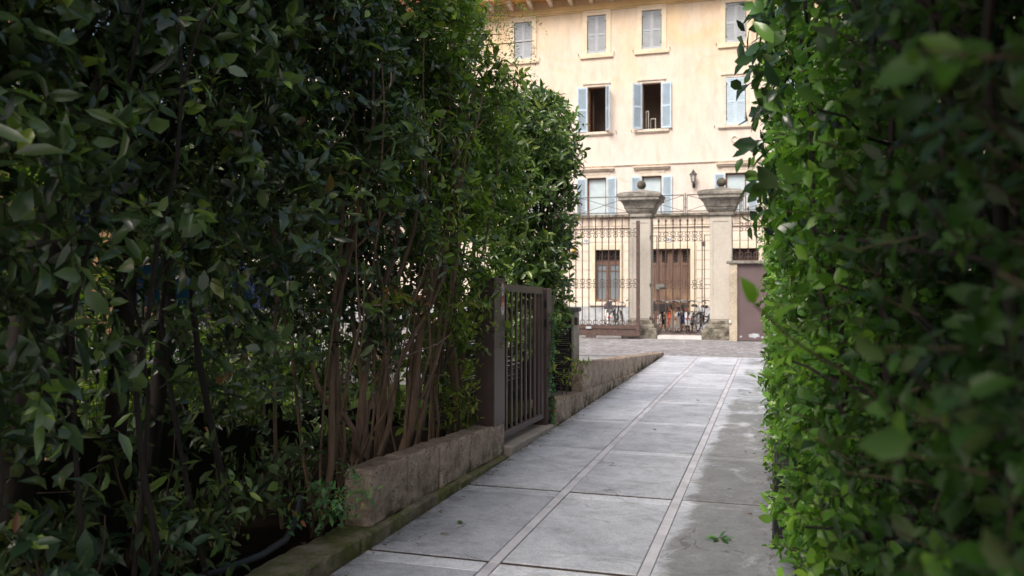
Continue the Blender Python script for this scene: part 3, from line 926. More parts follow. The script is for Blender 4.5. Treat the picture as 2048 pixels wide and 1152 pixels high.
ir = thing('iron_railing', 'tall wrought iron railing standing on the boundary wall coping', 'railing', (.5,25.5,2.32))
for k in range(12):
    x = -.93+k*.23
    if k == 0:
        mb = MB(); mb.tube([(x,25.5,2.32),(x,25.5,4.08)], .016, 6)
    else:
        mb = spear_bar(x,25.5,2.32,3.9)
    mb.build('bar', M['iron'], ir)
mb = MB(); mb.box(-1.2,1.65,25.492,25.508,2.42,2.435); mb.box(-1.2,-.93,25.492,25.508,3.74,3.76); mb.box(-.93,1.65,25.492,25.508,3.3,3.32)
scroll_band(mb, [-.81+k*.23 for k in range(10)], 25.5, 3.31, .2); mb.build('rails', M['iron'], ir)
mb = MB()
for k in range(10):
    x = -.815+k*.23
    for q in (1,-1): mb.tube([(x+q*(.1-.07*math.sin(PI*1.3*j/8)), 25.5, 2.435+.07-.07*math.cos(PI*1.3*j/8)) for j in range(9)], .008, 4, caps=False)
mb.build('bottom_scrolls', M['iron'], ir)
mb = MB(); mb.box(-1.205,-1.165,25.62,25.68,.60,.78)
tag(mb.build('intercom', M['black'], bevel=.005), 'small black intercom box fixed beside the right gate pillar', 'intercom')

# ------------------------------------------------------------------ the palazzo
YU, YG = 33.0, 31.5
XL, XR = -22.0, 9.0
bd = thing('palazzo', 'ochre plastered palazzo with blue grey shutters behind the gates', 'building', (-5,33,0))

def holes_wall(mb, x0, x1, z0, z1, holes, y, mi=0):
    xs = sorted({x0,x1,*[min(max(h[i],x0),x1) for h in holes for i in (0,1)]})
    zs = sorted({z0,z1,*[min(max(h[i],z0),z1) for h in holes for i in (2,3)]})
    for a,b in zip(xs[:-1],xs[1:]):
        for c,d in zip(zs[:-1],zs[1:]):
            if b-a<1e-6 or d-c<1e-6: continue
            mx,mz=(a+b)/2,(c+d)/2
            if any(h[0]<mx<h[1] and h[2]<mz<h[3] for h in holes): continue
            mb.quad((a,y,c),(b,y,c),(b,y,d),(a,y,d),mi)
def reveals(mb, h, y, dep, mi=0):
    a,b,c,d=h
    mb.quad((a,y,c),(a,y+dep,c),(a,y+dep,d),(a,y,d),mi); mb.quad((b,y+dep,c),(b,y,c),(b,y,d),(b,y+dep,d),mi)
    mb.quad((a,y,d),(a,y+dep,d),(b,y+dep,d),(b,y,d),mi); mb.quad((a,y+dep,c),(a,y,c),(b,y,c),(b,y+dep,c),mi)

CX = [-14.8,-11.80,-9.68,-6.66,-4.50,-1.35,.85]
WT = [(c-.38,c+.38,10.74,12.24) for c in CX]
WM = [(c-.36,c+.36,7.64,9.42) for c in CX]
WF = [(c-.38,c+.38,4.28,5.83) for c in CX]
mb = MB()
holes = WT+WM+WF
holes_wall(mb, XL, XR, 4.2, 13.0, holes, YU)
for h in holes: reveals(mb, h, YU, .24)
mb.quad((XL,YU,0),(XL,YU,13),(XL,YU+9,13),(XL,YU+9,0)); mb.quad((XR,YU,0),(XR,YU+9,0),(XR,YU+9,13),(XR,YU,13))
mb.build('upper_wall', M['plaster'], bd)
mb = MB(); mb.box(XL+.1,XR-.1,YU+1.9,YU+2.0,0,13); mb.build('room_back', M['room'], bd)
mb = MB()
for z in (4.2,7.2,10.3,13.0): mb.box(XL+.1,XR-.1,YU+.25,YU+1.9,z-.12,z-.02)
mb.build('floors', M['room'], bd)

def shutter_leaf(parent, mat, hinge, w, h, ang, side):
    """leaf hinged at `hinge` (world), swinging out by ang; side=+1 extends to +x when closed"""
    mb = MB(); t=.035; fr=.055
    sx = side
    def bx(a,b,c,d,y0=-t,y1=0):
        xa,xb = (a,b) if sx>0 else (-b,-a)
        mb.box(xa,xb,y0,y1,c,d)
    bx(0,fr,0,h); bx(w-fr,w,0,h); bx(fr,w-fr,0,.07); bx(fr,w-fr,h-.07,h); bx(fr,w-fr,h*.47,h*.47+.07)
    for (z0,z1) in ((.07,h*.47),(h*.47+.07,h-.07)):
        n=max(3,int((z1-z0)/.055))
        for k in range(n):
            z=z0+(k+.5)*(z1-z0)/n
            xa,xb=(fr,w-fr) if sx>0 else (-w+fr,-fr)
            mb.hexa([(xa,-t+.004,z-.024),(xb,-t+.004,z-.024),(xb,-t+.010,z-.028),(xa,-t+.010,z-.028)],
                    [(xa,-.008,z+.026),(xb,-.008,z+.026),(xb,-.002,z+.022),(xa,-.002,z+.022)])
    o = mb.build('shutter', mat, parent, local=True)
    w0 = wloc(parent)
    o.location = (hinge[0]-w0.x, hinge[1]-w0.y, hinge[2]-w0.z)
    o.rotation_euler = (0,0,ang)
    e = .012*sx; hb = MB()
    hb.box(min(0,e*2),max(0,e*2),-t-.006,-t+.001,.16,h-.16)
    for z in (.22, h-.22): hb.box(min(0,e*5),max(0,e*5),-t-.008,-t-.004,z-.012,z+.012)
    hb.build('hinge', M['lantern'], o, local=True)
    return o

def casement(parent, h, y, mat, glass, split=True, fr=.06):
    a,b,c,d=h
    mb=MB()
    mb.box(a,a+fr,y,y+.05,c,d); mb.box(b-fr,b,y,y+.05,c,d); mb.box(a+fr,b-fr,y,y+.05,c,c+fr); mb.box(a+fr,b-fr,y,y+.05,d-fr,d)
    if split: mb.box((a+b)/2-.04,(a+b)/2+.04,y,y+.05,c+fr,d-fr)
    o = mb.build('frame', mat, parent)
    if glass is not None:
        mb=MB(); mb.quad((a+fr,y+.025,c+fr),(b-fr,y+.025,c+fr),(b-fr,y+.025,d-fr),(a+fr,y+.025,d-fr))
        mb.build('pane', glass, parent)
    return o

def hook(parent, x, z):
    mb=MB(); mb.tube([(x,YU,z),(x,YU-.07,z),(x,YU-.07,z+.06)], .012, 5); mb.build('shutter_catch', M['lantern'], parent)

for i,c in enumerate(CX):
    # top storey: closed shutters in a flat stone frame
    a,b,z0,z1 = WT[i]; p=.035
    mb=MB()
    mb.box(a-.19,a,YU-p,YU+.02,z0-.07,z1+.16); mb.box(b,b+.19,YU-p,YU+.02,z0-.07,z1+.16); mb.box(a,b,YU-p,YU+.02,z1,z1+.16)
    mb.box(a-.17,b+.17,YU-p-.02,YU-p+.002,z1+.12,z1+.18)
    w = mb.build('window', M['trim'], bd, bevel=.006)
    mb=MB(); mb.box(a-.28,b+.28,YU-.075,YU+.02,z0-.19,z0-.07); mb.box(a,b,YU-.06,YU+.2,z0-.068,z0-.004); mb.build('sill', M['trim'], w, bevel=.008)
    shutter_leaf(w, M['shutter'], (a+.004,YU+.06,z0+.01), .374, 1.48, 0, 1)
    shutter_leaf(w, M['shutter'], (b-.004,YU+.06,z0+.01), .374, 1.48, 0, -1)
    hook(w, a-.34, z0-.05); hook(w, b+.32, z0-.05)
    # middle storey
    a,b,z0,z1 = WM[i]
    mb=MB()
    for q in ((a-.13,a),(b,b+.13)): mb.box(q[0],q[1],YU-.02,YU+.02,z0,z1+.10)
    mb.box(a,b,YU-.02,YU+.02,z1,z1+.10); mb.box(a-.19,b+.19,YU-.06,YU+.02,z1+.10,z1+.17)
    w = mb.build('window', M['trim_low'], bd, bevel=.006)
    mb=MB(); mb.box(a-.30,b+.30,YU-.09,YU+.02,z0-.11,z0-.03); mb.box(a,b,YU-.05,YU+.2,z0-.029,z0-.002); mb.box(a-.26,b+.26,YU-.055,YU+.02,z0-.15,z0-.11); mb.build('sill', M['trim_low'], w, bevel=.008)
    hook(w, a-.42, z0-.06); hook(w, b+.42, z0-.06)
    if i == 3:
        shutter_leaf(w, M['shutter_b'], (a-.005,YU-.03,z0+.01), .40, 1.76, R(-168), 1)
        shutter_leaf(w, M['shutter_b'], (b+.005,YU-.03,z0+.01), .40, 1.76, R(118), -1)
        casement(w, (a,b,z0,z1), YU+.16, M['frame'], None, False, .045)
        lfm = casement(w, (0,.34,0,1.66), 0, M['frame'], M['glass_d'], False, .05)
        for o in [x for x in bd.children_recursive if x.parent is w and x.name.split('.')[0] in ('frame','pane')][-2:]:
            wl = wloc(w)
            for v in o.data.vertices: v.co += wl
            o.location = Vector((a+.05,YU+.2,z0+.05))-wl; o.rotation_euler=(0,0,R(72))
    elif i == 4:
        shutter_leaf(w, M['shutter_b'], (a-.005,YU-.03,z0+.01), .40, 1.76, R(-145), 1)
        shutter_leaf(w, M['shutter_b'], (b+.005,YU-.03,z0+.01), .40, 1.76, R(170), -1)
        casement(w, (a,b,z0,z1), YU+.16, M['frame'], None, False, .035)
        mb=MB()
        for (x0_,x1_,zt,yy) in ((a+.06,a+.18,z0+.82,YU+.5),(a+.2,a+.42,z0+.56,YU+.75)):
            mb.box(x0_,x0_+.03,yy,yy+.03,z0-.3,zt); mb.box(x1_-.03,x1_,yy,yy+.03,z0-.3,zt); mb.box(x0_+.03,x1_-.03,yy,yy+.03,zt-.04,zt)
        mb.build('inner_casement', M['white_frame'], w)
    else:
        shutter_leaf(w, M['shutter_b'], (a+.004,YU+.03,z0+.01), .354, 1.76, 0, 1)
        shutter_leaf(w, M['shutter_b'], (b-.004,YU+.03,z0+.01), .354, 1.76, 0, -1)
    # first floor: french windows onto the terrace
    a,b,z0,z1 = WF[i]
    mb=MB()
    for q in ((a-.12,a),(b,b+.12)): mb.box(q[0],q[1],YU-.02,YU+.02,z0,z1+.10)
    mb.box(a,b,YU-.02,YU+.02,z1,z1+.10); mb.box(a-.12,b+.12,YU-.025,YU+.02,z1+.11,z1+.26)
    w = mb.build('window', M['trim_low'], bd, bevel=.005)
    mb=MB(); mb.box(a-.33,b+.33,YU-.15,YU+.02,z1+.32,z1+.37); mb.box(a-.29,b+.29,YU-.10,YU+.02,z1+.26,z1+.32); mb.build('lintel', M['trim_low'], w, bevel=.006)
    shutter_leaf(w, M['shutter_b'], (a-.01,YU-.03,z0+.01), .40, 1.53, R(-172), 1)
    shutter_leaf(w, M['shutter_b'], (b+.01,YU-.03,z0+.01), .40, 1.53, R(173), -1)
    casement(w, (a,b,z0,z1), YU+.12, M['frame'], M['curtain'], False, .055)

# string course, cornice, brackets, eave, roof
mb = MB(); mb.box(XL,XR,YU-.05,YU+.01,6.27,6.31); mb.box(XL,XR,YU-.025,YU+.01,6.24,6.27); mb.build('string_course', M['trim_low'], bd, bevel=.004)
mb = MB(); mb.box(XL,XR,YU-.09,YU+.01,12.46,12.52); mb.box(XL,XR,YU-.05,YU+.01,12.40,12.46); mb.box(XL,XR,YU-.03,YU+.01,12.52,12.70); mb.build('cornice', M['cornice'], bd, bevel=.006)
mb = MB(); mb.box(XL,XR,YU-.78,YU+.01,12.98,13.04); mb.build('soffit', M['soffit'], bd)
mb = MB(); mb.box(XL,XR,YU-.84,YU-.76,12.96,13.14); mb.build('fascia', M['cornice'], bd, bevel=.006)
mb = MB(); 
for k in range(38):
    x = XL+.4+k*.82
    m2 = MB()
    m2.add([(x-.075,YU-.03,12.70),(x+.075,YU-.03,12.70),(x+.075,YU-.60,12.82),(x-.075,YU-.60,12.82),
            (x-.075,YU-.03,12.975),(x+.075,YU-.03,12.975),(x+.075,YU-.66,12.975),(x-.075,YU-.66,12.975)],
           [(0,1,2,3),(7,6,5,4),(0,4,5,1),(1,5,6,2),(2,6,7,3),(3,7,4,0)])
    m2.build('bracket', M['trim'], bd, bevel=.008)
gu = MB(); gu.tube([(XL,YU-.90,13.16),(XR,YU-.90,13.16)], .075, 10); gu.build('gutter', M['roof'], bd)
rf = MB()
nt = 150
for k in range(nt):
    x0_ = XL-.2+(XR-XL+.4)*k/nt; x1_ = XL-.2+(XR-XL+.4)*(k+1)/nt; xm=(x0_+x1_)/2; w_=(x1_-x0_)*.46
    pts=[]
    for yy,zz_ in ((YU-.92,13.17),(YU+5,15.6)):
        for j in range(5):
            a=PI*j/4
            pts.append((xm-w_*math.cos(a), yy, zz_+w_*math.sin(a)*.8))
    rf.add(pts,[(j,j+1,j+6,j+5) for j in range(4)],0,True)
rf.quad((XL-.2,YU-.9,13.15),(XR+.2,YU-.9,13.15),(XR+.2,YU+5,15.58),(XL-.2,YU+5,15.58))
rf.quad((XL-.2,YU+5,15.58),(XR+.2,YU+5,15.58),(XR+.2,YU+10,13.4),(XL-.2,YU+10,13.4))
rf.build('roof', M['roof'], bd)

# projecting ground floor with terrace
gw = (-6.42,-5.47,.98,2.93); gdoor = (-4.40,-2.89,-.02,2.94); gw2 = (-1.45,-.5,.98,2.93); gw0 = (-10.4,-9.45,.98,2.93)
gh = [gw,gdoor,gw2,gw0]
mb = MB()
holes_wall(mb, XL, XR, -.05, 3.74, gh, YG+.022)
z = .80; hts = [.80+.345*k for k in range(9)]
for k in range(8):
    holes_wall(mb, XL, XR, hts[k]+.008, hts[k+1]-.008, gh, YG)
mb.box(XL,XR,YG,YG+.04,3.57,3.74)
for h in gh: reveals(mb, h, YG, .25)
mb.quad((XL,YG+.03,3.74),(XR,YG+.03,3.74),(XR,YG+.03,4.15),(XL,YG+.03,4.15))
mb.build('ground_floor_wall', M['plaster_g'], bd)
mb = MB(); mb.box(XL,XR,YG-.06,YG+.03,3.74,3.79); mb.build('ground_string_course', M['trim_low'], bd, bevel=.005)
mb = MB(); mb.box(XL,XR,YG-.13,YU,4.14,4.24); mb.build('terrace_slab', M['base'], bd, bevel=.01)
mb = MB(); mb.box(XL,XR,YG-.02,YG+.03,3.82,4.14); mb.build('terrace_band', M['plaster_g'], bd)
mb = MB()
for a,b in ((XL,-4.62),(-2.67,XR)):
    n=int((b-a)/1.15)+1
    mb = MB()
    for k in range(n):
        mb.box(a+(b-a)*k/n+.004, a+(b-a)*(k+1)/n-.004, YG-.045, YG+.01, -.04, .80)
    mb.build('stone_plinth', M['plinth'], bd, bevel=.005)
# window with transom grille
def grille_window(h):
    a,b,c,d=h
    mb=MB(); q=.13
    mb.box(a-q,a,YG-.03,YG+.02,c-.02,d+.2); mb.box(b,b+q,YG-.03,YG+.02,c-.02,d+.2); mb.box(a,b,YG-.03,YG+.02,d,d+.2)
    w=mb.build('window', paint('yellow_surround',(.66,.54,.34),.85,.15,3,.1) if 'ysur' not in M else M['ysur'], bd, bevel=.005)
    mb=MB(); mb.box(a-.2,b+.2,YG-.12,YG+.02,c-.14,c-.02); mb.box(a,b,YG-.05,YG+.2,c-.018,c-.001); mb.build('sill', M['trim_low'], w, bevel=.006)
    ym=YG+.16; zt=d-.46
    mb=MB()
    for (x0_,x1_) in ((a,(a+b)/2-.004),((a+b)/2+.004,b)):
        mb.box(x0_,x0_+.075,ym,ym+.06,c,zt); mb.box(x1_-.075,x1_,ym,ym+.06,c,zt); mb.box(x0_+.075,x1_-.075,ym,ym+.06,c,c+.10); mb.box(x0_+.075,x1_-.075,ym,ym+.06,zt-.10,zt); mb.box(x0_+.075,x1_-.075,ym+.01,ym+.05,c+1.15,c+1.18)
    mb.box(a,b,ym-.01,ym+.07,zt,zt+.06)
    mb.build('frame', M['wood_b'], w, bevel=.004)
    mb=MB(); mb.quad((a,ym+.035,c),(b,ym+.035,c),(b,ym+.035,zt),(a,ym+.035,zt)); mb.build('pane', M['glass_g'], w)
    mb=MB(); mb.quad((a,ym+.05,zt),(b,ym+.05,zt),(b,ym+.05,d),(a,ym+.05,d)); mb.build('transom_pane', M['glass_d'], w)
    mb=MB(); n=8
    for k in range(n+1):
        x=a+.03+(b-a-.06)*k/n; mb.tube([(x,ym-.03,zt+.06),(x,ym-.03,d-.01)], .009, 5)
    for k in range(4):
        x=a+(b-a)*(k+.5)/4
        for qq in (1,-1):
            mb.tube([(x,ym-.03,d-.04),(x+qq*.05,ym-.03,d-.12),(x+qq*.08,ym-.03,d-.22),(x+qq*.03,ym-.03,d-.27),(x+qq*.02,ym-.03,d-.22)], .010, 4)
    mb.box(a,b,ym-.035,ym-.02,zt+.07,zt+.085)
    mb.build('transom_grille', M['iron'], w)
M['ysur'] = paint('yellow_surround', (.70,.62,.48), .85, .15, 3, .1)
grille_window(gw); grille_window(gw2)
# old double door
a,b,c,d = gdoor
mb=MB(); q=.2
mb.box(a-q,a,YG-.05,YG+.02,-.04,d+.2); mb.box(b,b+q,YG-.05,YG+.02,-.04,d+.2); mb.box(a,b,YG-.05,YG+.02,d,d+.2); mb.build('door_surround', M['ysur'], bd, bevel=.005)
yd=YG+.14
mb=MB(); n=4; pw=(b-a)/n
for k in range(n):
    x0_=a+k*pw+.003; x1_=a+(k+1)*pw-.003
    mb.box(x0_,x0_+.085,yd,yd+.05,0.0,d); mb.box(x1_-.085,x1_,yd,yd+.05,0.0,d)
    mb.box(x0_+.085,x1_-.085,yd,yd+.05,d-.07,d); mb.box(x0_+.085,x1_-.085,yd,yd+.05,d-.62,d-.5)
    mb.box(x0_+.085,x1_-.085,yd,yd+.05,.0,.14); mb.box(x0_+.085,x1_-.085,yd,yd+.05,1.0,1.12)
    mb.box(x0_+.085,x1_-.085,yd+.02,yd+.045,.14,1.0); mb.box(x0_+.085,x1_-.085,yd+.02,yd+.045,1.12,d-.62)
    xm=(x0_+x1_)/2
    mb.box(xm-.004,xm+.004,yd+.012,yd+.021,.14,1.0); mb.box(xm-.004,xm+.004,yd+.012,yd+.021,1.12,d-.62)
door = mb.build('door', M['door'], bd, bevel=.004)
mb=MB()
for k in range(n):
    x0_=a+k*pw+.085; x1_=a+(k+1)*pw-.085
    mb.quad((x0_,yd+.045,d-.5),(x1_,yd+.045,d-.5),(x1_,yd+.045,d-.07),(x0_,yd+.045,d-.07))
mb.build('door_pane', M['glass_d'], door)
for k in range(n):
    mb=MB(); x0_=a+k*pw+.085; x1_=a+(k+1)*pw-.085; w_=x1_-x0_
    for j in range(4):
        z0_=d-.5+j*.1075; 
        mb.tube([(x0_,yd+.02,z0_),(x1_,yd+.02,z0_+.1075)], .008,4); mb.tube([(x1_,yd+.02,z0_),(x0_,yd+.02,z0_+.1075)], .008,4)
    mb.build('lattice', M['iron'], door)
# terrace railing
mb=MB()
yr=YG-.02
for k in range(-6,6):
    x0_=-7.02+k*1.975+.06; x1_=x0_+1.975-.12
    for x in (x0_,x1_): mb.box(x-.015,x+.015,yr-.015,yr+.015,4.24,4.92)
    for z in (4.90,4.30): mb.box(x0_,x1_,yr-.016,yr+.016,z-.02,z+.02)
    mb.bar((x0_,yr,4.31),(x1_,yr,4.89),.022); mb.bar((x1_,yr+.023,4.31),(x0_,yr+.023,4.89),.022)
    xm=x0_-.06
    mb.box(xm-.02,xm+.02,yr-.02,yr+.02,4.2,4.96)
    for z in (4.75,4.45): mb.box(xm-.06,xm+.06,yr-.008,yr+.008,z-.012,z+.012)
mb.build('terrace_railing', M['iron_d'], bd)

# small fittings on the facade
mb=MB(); mb.lathe([(.001,0),(.13,0),(.13,.02),(.10,.035),(.10,.02),(.001,.02)],(0,0,0),24); mb.v=[(-1.40+v[0],YU-v[2],7.10+v[1]) for v in mb.v]
tag(mb.build('vent_cover', M['trim_low']), 'round cream vent cover on the wall right of the open windows', 'vent')
ln = thing('wall_lantern', 'black iron wall lantern mounted right of the terrace windows', 'lantern', (-2.90,YU,5.6))
cx_,cy_=-2.90,YU-.24
mb=MB(); mb.tube([(cx_,YU,5.40),(cx_,YU-.10,5.36),(cx_,cy_,5.42),(cx_,cy_,5.50)], .018,6); mb.box(cx_-.05,cx_+.05,YU-.02,YU,5.32,5.48); mb.build('bracket', M['lantern'], ln)
mb=MB(); mb.lathe([(.06,0),(.115,.26)],(cx_,cy_,5.52),6,0,False); mb.build('glass', M['lantern_glass'], ln)
mb=MB()
for k in range(6):
    an=2*PI*k/6; mb.bar((cx_+.063*math.cos(an),cy_+.063*math.sin(an),5.51),(cx_+.118*math.cos(an),cy_+.118*math.sin(an),5.79),.018)
mb.lathe([(.001,-.04),(.065,0),(.06,.02)],(cx_,cy_,5.50),6,0,False); mb.lathe([(.15,0),(.14,.03),(.06,.11),(.05,.15),(.02,.17),(.025,.20),(.001,.22)],(cx_,cy_,5.78),6,0,False)
mb.build('cage', M['lantern'], ln)

def text_mesh(s, size, mat, parent, loc):
    cu = bpy.data.curves.new('numerals','FONT'); cu.body=s; cu.size=size; cu.align_x='CENTER'; cu.align_y='CENTER'; cu.extrude=.002
    tmp = bpy.data.objects.new('numerals',cu); COL.objects.link(tmp)
    bpy.context.view_layer.update()
    me = bpy.data.meshes.new_from_object(tmp.evaluated_get(bpy.context.evaluated_depsgraph_get()))
    bpy.data.objects.remove(tmp); bpy.data.curves.remove(cu)
    me.name='numerals'
    o = link_mesh('numerals', me, mat, parent)
    o.rotation_euler=(PI/2,0,0); w0=wloc(parent); o.location=Vector(loc)-w0
    return o
for num,x,z,lab in (('18',-6.77,3.27,'white house number plate reading 18 above the grey glazed window'),('16',-3.70,3.28,'white house number plate reading 16 above the old wooden door')):
    t=thing('house_number_plate',lab,'sign',(x,YG,z),'house number plates')
    mb=MB(); mb.box(x-.11,x+.11,YG-.03,YG-.002,z-.085,z+.085); mb.build('plate', M['white'], t, bevel=.006)
    text_mesh(num,.15,M['text_blue'],t,(x,YG-.033,z))
yb=thing('yellow_alarm_box','small yellow alarm light on the ground floor wall behind the sliding gate','alarm light',(-7.2,YG,2.9))
mb=MB(); mb.lathe([(.001,-.09),(.07,-.09),(.07,.05),(.04,.085),(.001,.09)],(-7.2,YG-.1,2.93),14); mb.build('lens', M['yellow'], yb)
mb=MB(); mb.box(-7.2,-7.05,YG-.14,YG-.0,2.78,2.86); mb.build('bracket', M['lantern'], yb, bevel=.005)

# ------------------------------------------------------------------ bicycles
def bicycle(label, loc, yaw, lean, frame_c, guard_c, basket=None, seat_c=(.02,.02,.022), saddle_h=.92, steer=0, extras=(), bar_h=1.04):
    t = thing('bicycle', label, 'bicycle', loc, 'bicycles parked against the palazzo', (0, lean, yaw))
    fm = paint('bicycle_frame_paint', frame_c, .35, .08, 5, 0)
    gm = paint('bicycle_mudguard', guard_c, .35, .08, 5, 0)
    r=.335; wb=.54
    L=dict(local=True)
    for s in (-1,1):
        w=MB(); w.tube([(0,s*wb+r*.97*math.cos(2*PI*k/28),r+r*.97*math.sin(2*PI*k/28)) for k in range(29)], .011, 5, caps=False)
        for k in range(14):
            a=2*PI*k/14; w.tube([((-1)**k*.02,s*wb,r),(0,s*wb+r*.95*math.cos(a),r+r*.95*math.sin(a))], .0025,3,caps=False)
        w.tube([(-.05,s*wb,r),(.05,s*wb,r)], .022,8)
        wo=w.build('wheel', M['chrome'], t, **L)
        ty=MB(); ty.tube([(0,s*wb+r*math.cos(2*PI*k/28),r+r*math.sin(2*PI*k/28)) for k in range(29)], .021, 6, caps=False)
        ty.build('tyre', M['tyre'], wo, **L)
        g=MB()
        a0,a1=(R(15),R(190)) if s<0 else (R(-15),R(150))
        vs=[];n=14
        for k in range(n+1):
            a=a0+(a1-a0)*k/n
            for x,rr_ in ((-.042,r+.025),(0,r+.045),(.042,r+.025)):
                vs.append((x,s*wb+rr_*math.cos(a),r+rr_*math.sin(a)))
        g.add(vs,[(3*k+j,3*k+j+1,3*k+j+4,3*k+j+3) for k in range(n) for j in range(2)],0,True)
        g.build('mudguard', gm, t, **L)
    f=MB()
    bb=(0,-.07,.28); seat=(0,-.22,.75); head=(0,.36,.86); headb=(0,.40,.66); rear=(0,-wb,r)
    f.tube([bb,seat],.026,8); f.tube([bb,(0,.12,.36),headb],.032,8); f.tube([(0,-.17,.58),(0,.1,.52),(0,.375,.78)],.026,8); f.tube([headb,head],.028,8)
    for x in (-.05,.05):
        f.tube([bb,(x,-wb,r)],.010,6); f.tube([(x*.4,-.21,.70),(x,-wb,r)],.009,6); f.tube([(x*.6,.40,.68),(x,wb,r)],.012,6)
    f.build('frame', fm, t, **L)
    c=MB(); c.tube([(.06,-.07,.28),(.075,-.07+.10,.20),(.12,-.07+.10,.20)],.010,6); c.tube([(-.06,-.07,.28),(-.075,-.17,.36),(-.12,-.17,.36)],.010,6)
    c.lathe([(.09,-.004),(.09,.004)],(0,0,0),18); m=len(c.v)
    c.v[-36:]=[(.055+v[2],-.07+v[0],.28+v[1]) for v in c.v[-36:]]
    c.build('crank', M['chrome'], t, **L)
    h=MB(); sx=math.sin(steer)
    h.tube([(0,.36,.84),(0,.34,bar_h-.03)],.013,6)
    h.tube([(-.29,.10-.25*sx,bar_h-.02),(-.24,.22-.2*sx,bar_h+.02),(-.12,.34-.1*sx,bar_h+.02),(0,.35,bar_h-.02),(.12,.34+.1*sx,bar_h+.02),(.24,.22+.2*sx,bar_h+.02),(.29,.10+.25*sx,bar_h-.02)],.018,6)
    ho=h.build('handlebar', M['chrome'], t, **L)
    gp=MB(); gp.tube([(-.24,.21-.2*sx,bar_h+.018),(-.29,.08-.25*sx,bar_h-.025)],.018,6); gp.tube([(.24,.21+.2*sx,bar_h+.018),(.29,.08+.25*sx,bar_h-.025)],.018,6); gp.build('grips', M['tyre'], ho, **L)
    sm=paint('saddle', seat_c,.6,.15,8,0)
    s_=MB(); prof=[(-.36,.10,.0),(-.33,.115,.02),(-.24,.10,.03),(-.16,.05,.025),(-.07,.028,.02),(-.03,.02,.0)]
    vs=[]
    for y,w_,dz in prof: vs+=[(-w_,y,saddle_h-.05),(-w_*.8,y,saddle_h+dz),(0,y,saddle_h+dz+.008),(w_*.8,y,saddle_h+dz),(w_,y,saddle_h-.05)]
    s_.add(vs,[(5*k+j,5*k+j+1,5*k+j+6,5*k+j+5) for k in range(5) for j in range(4)]+[(4,3,2,1,0),(25,26,27,28,29)],0,True)
    s_.build('saddle', sm, t, **L)
    sp=MB(); sp.tube([seat,(0,-.245,saddle_h-.03)],.013,6); sp.build('seat_post', M['chrome'], t, **L)
    rl=MB(); rl.lathe([(.001,-.01),(.03,-.01),(.03,.015),(.001,.02)],(0,0,0),10); rl.v=[(v[0],-wb-r-.05-v[2]*1,.50+v[1]) for v in rl.v]; rl.build('rear_light', M['red'], t, **L)
    rk=MB()
    for x in (-.06,.06): rk.tube([(x*.5,-.24,.70),(x,-.40,.72),(x,-.80,.72)],.007,5); rk.tube([(x,-.62,.72),(x*.9,-wb,r)],.006,5)
    for y in (-.45,-.62,-.80): rk.tube([(-.06,y,.72),(.06,y,.72)],.006,5)
    rk.build('rear_rack', M['black'], t, **L)
    if basket:
        bm_=paint('basket',basket,.7,.3,12,.2); k_=MB()
        x0_,x1_,y0_,y1_,z0_,z1_=-.17,.17,.42,.68,.74,.98
        for z_ in np.linspace(z0_,z1_,6):
            e=.02*(z_-z0_)/.24
            k_.tube([(x0_-e,y0_-e,z_),(x1_+e,y0_-e,z_),(x1_+e,y1_+e,z_),(x0_-e,y1_+e,z_),(x0_-e,y0_-e,z_)],.009,4)
        for q_ in range(7):
            x=x0_+(x1_-x0_)*q_/6
            k_.tube([(x,y0_,z0_),(x,y0_-.02,z1_)],.007,4); k_.tube([(x,y1_,z0_),(x,y1_+.02,z1_)],.007,4)
            y=y0_+(y1_-y0_)*q_/6
            k_.tube([(x0_,y,z0_),(x0_-.02,y,z1_)],.007,4); k_.tube([(x1_,y,z0_),(x1_+.02,y,z1_)],.007,4)
        k_.box(x0_,x1_,y0_,y1_,z0_-.008,z0_)
        k_.build('basket', bm_, t, **L)
    for kind,cc in extras:
        em=paint('bicycle_'+kind,cc,.5,.1,6,0); e=MB()
        if kind=='crate':
            x0_,x1_,y0_,y1_,z0_,z1_=-.19,.19,-.86,-.46,.735,.98
            for (p0,p1,p2,p3) in ((x0_,x1_,y0_,y0_+.012),(x0_,x1_,y1_-.012,y1_),(x0_,x0_+.012,y0_+.012,y1_-.012),(x1_-.012,x1_,y0_+.012,y1_-.012)):
                for zz_ in (z0_,z0_+.085,z0_+.17): e.box(p0,p1,p2,p3,zz_,zz_+.065)
            e.box(x0_,x1_,y0_,y1_,z0_-.012,z0_)
        elif kind=='child_seat':
            e.hexa([(-.16,-.80,.76),(.16,-.80,.76),(.14,-.50,.78),(-.14,-.50,.78)],[(-.16,-.82,.80),(.16,-.82,.80),(.14,-.50,.82),(-.14,-.50,.82)])
            e.hexa([(-.12,-.84,.78),(.12,-.84,.78),(.12,-.79,.78),(-.12,-.79,.78)],[(-.09,-.90,1.06),(.09,-.90,1.06),(.09,-.87,1.07),(-.09,-.87,1.07)])
            for x in (-.16,.14): e.hexa([(x,-.82,.78),(x+.02,-.82,.78),(x+.02,-.55,.78),(x,-.55,.78)],[(x,-.84,.95),(x+.02,-.84,.95),(x+.02,-.60,.88),(x,-.60,.88)])
        elif kind=='skirt_guard':
            n=12
            for x in (-.055,.055):
                vs=[(x,-wb+r*.92*math.cos(a),r+r*.92*math.sin(a)) for a in np.linspace(R(10),R(175),n)]+[(x,-wb,r)]
                e.add(vs,[tuple(range(n+1))])
        elif kind=='bag':
            e.hexa([(-.11,-.42,.80),(.11,-.42,.80),(.11,-.30,.80),(-.11,-.30,.80)],[(-.09,-.42,.93),(.09,-.42,.93),(.09,-.30,.91),(-.09,-.30,.91)])
        elif kind=='panel':
            e.box(-.16,.16,-.905,-.895,.10,.58)
        elif kind=='panel_mark':
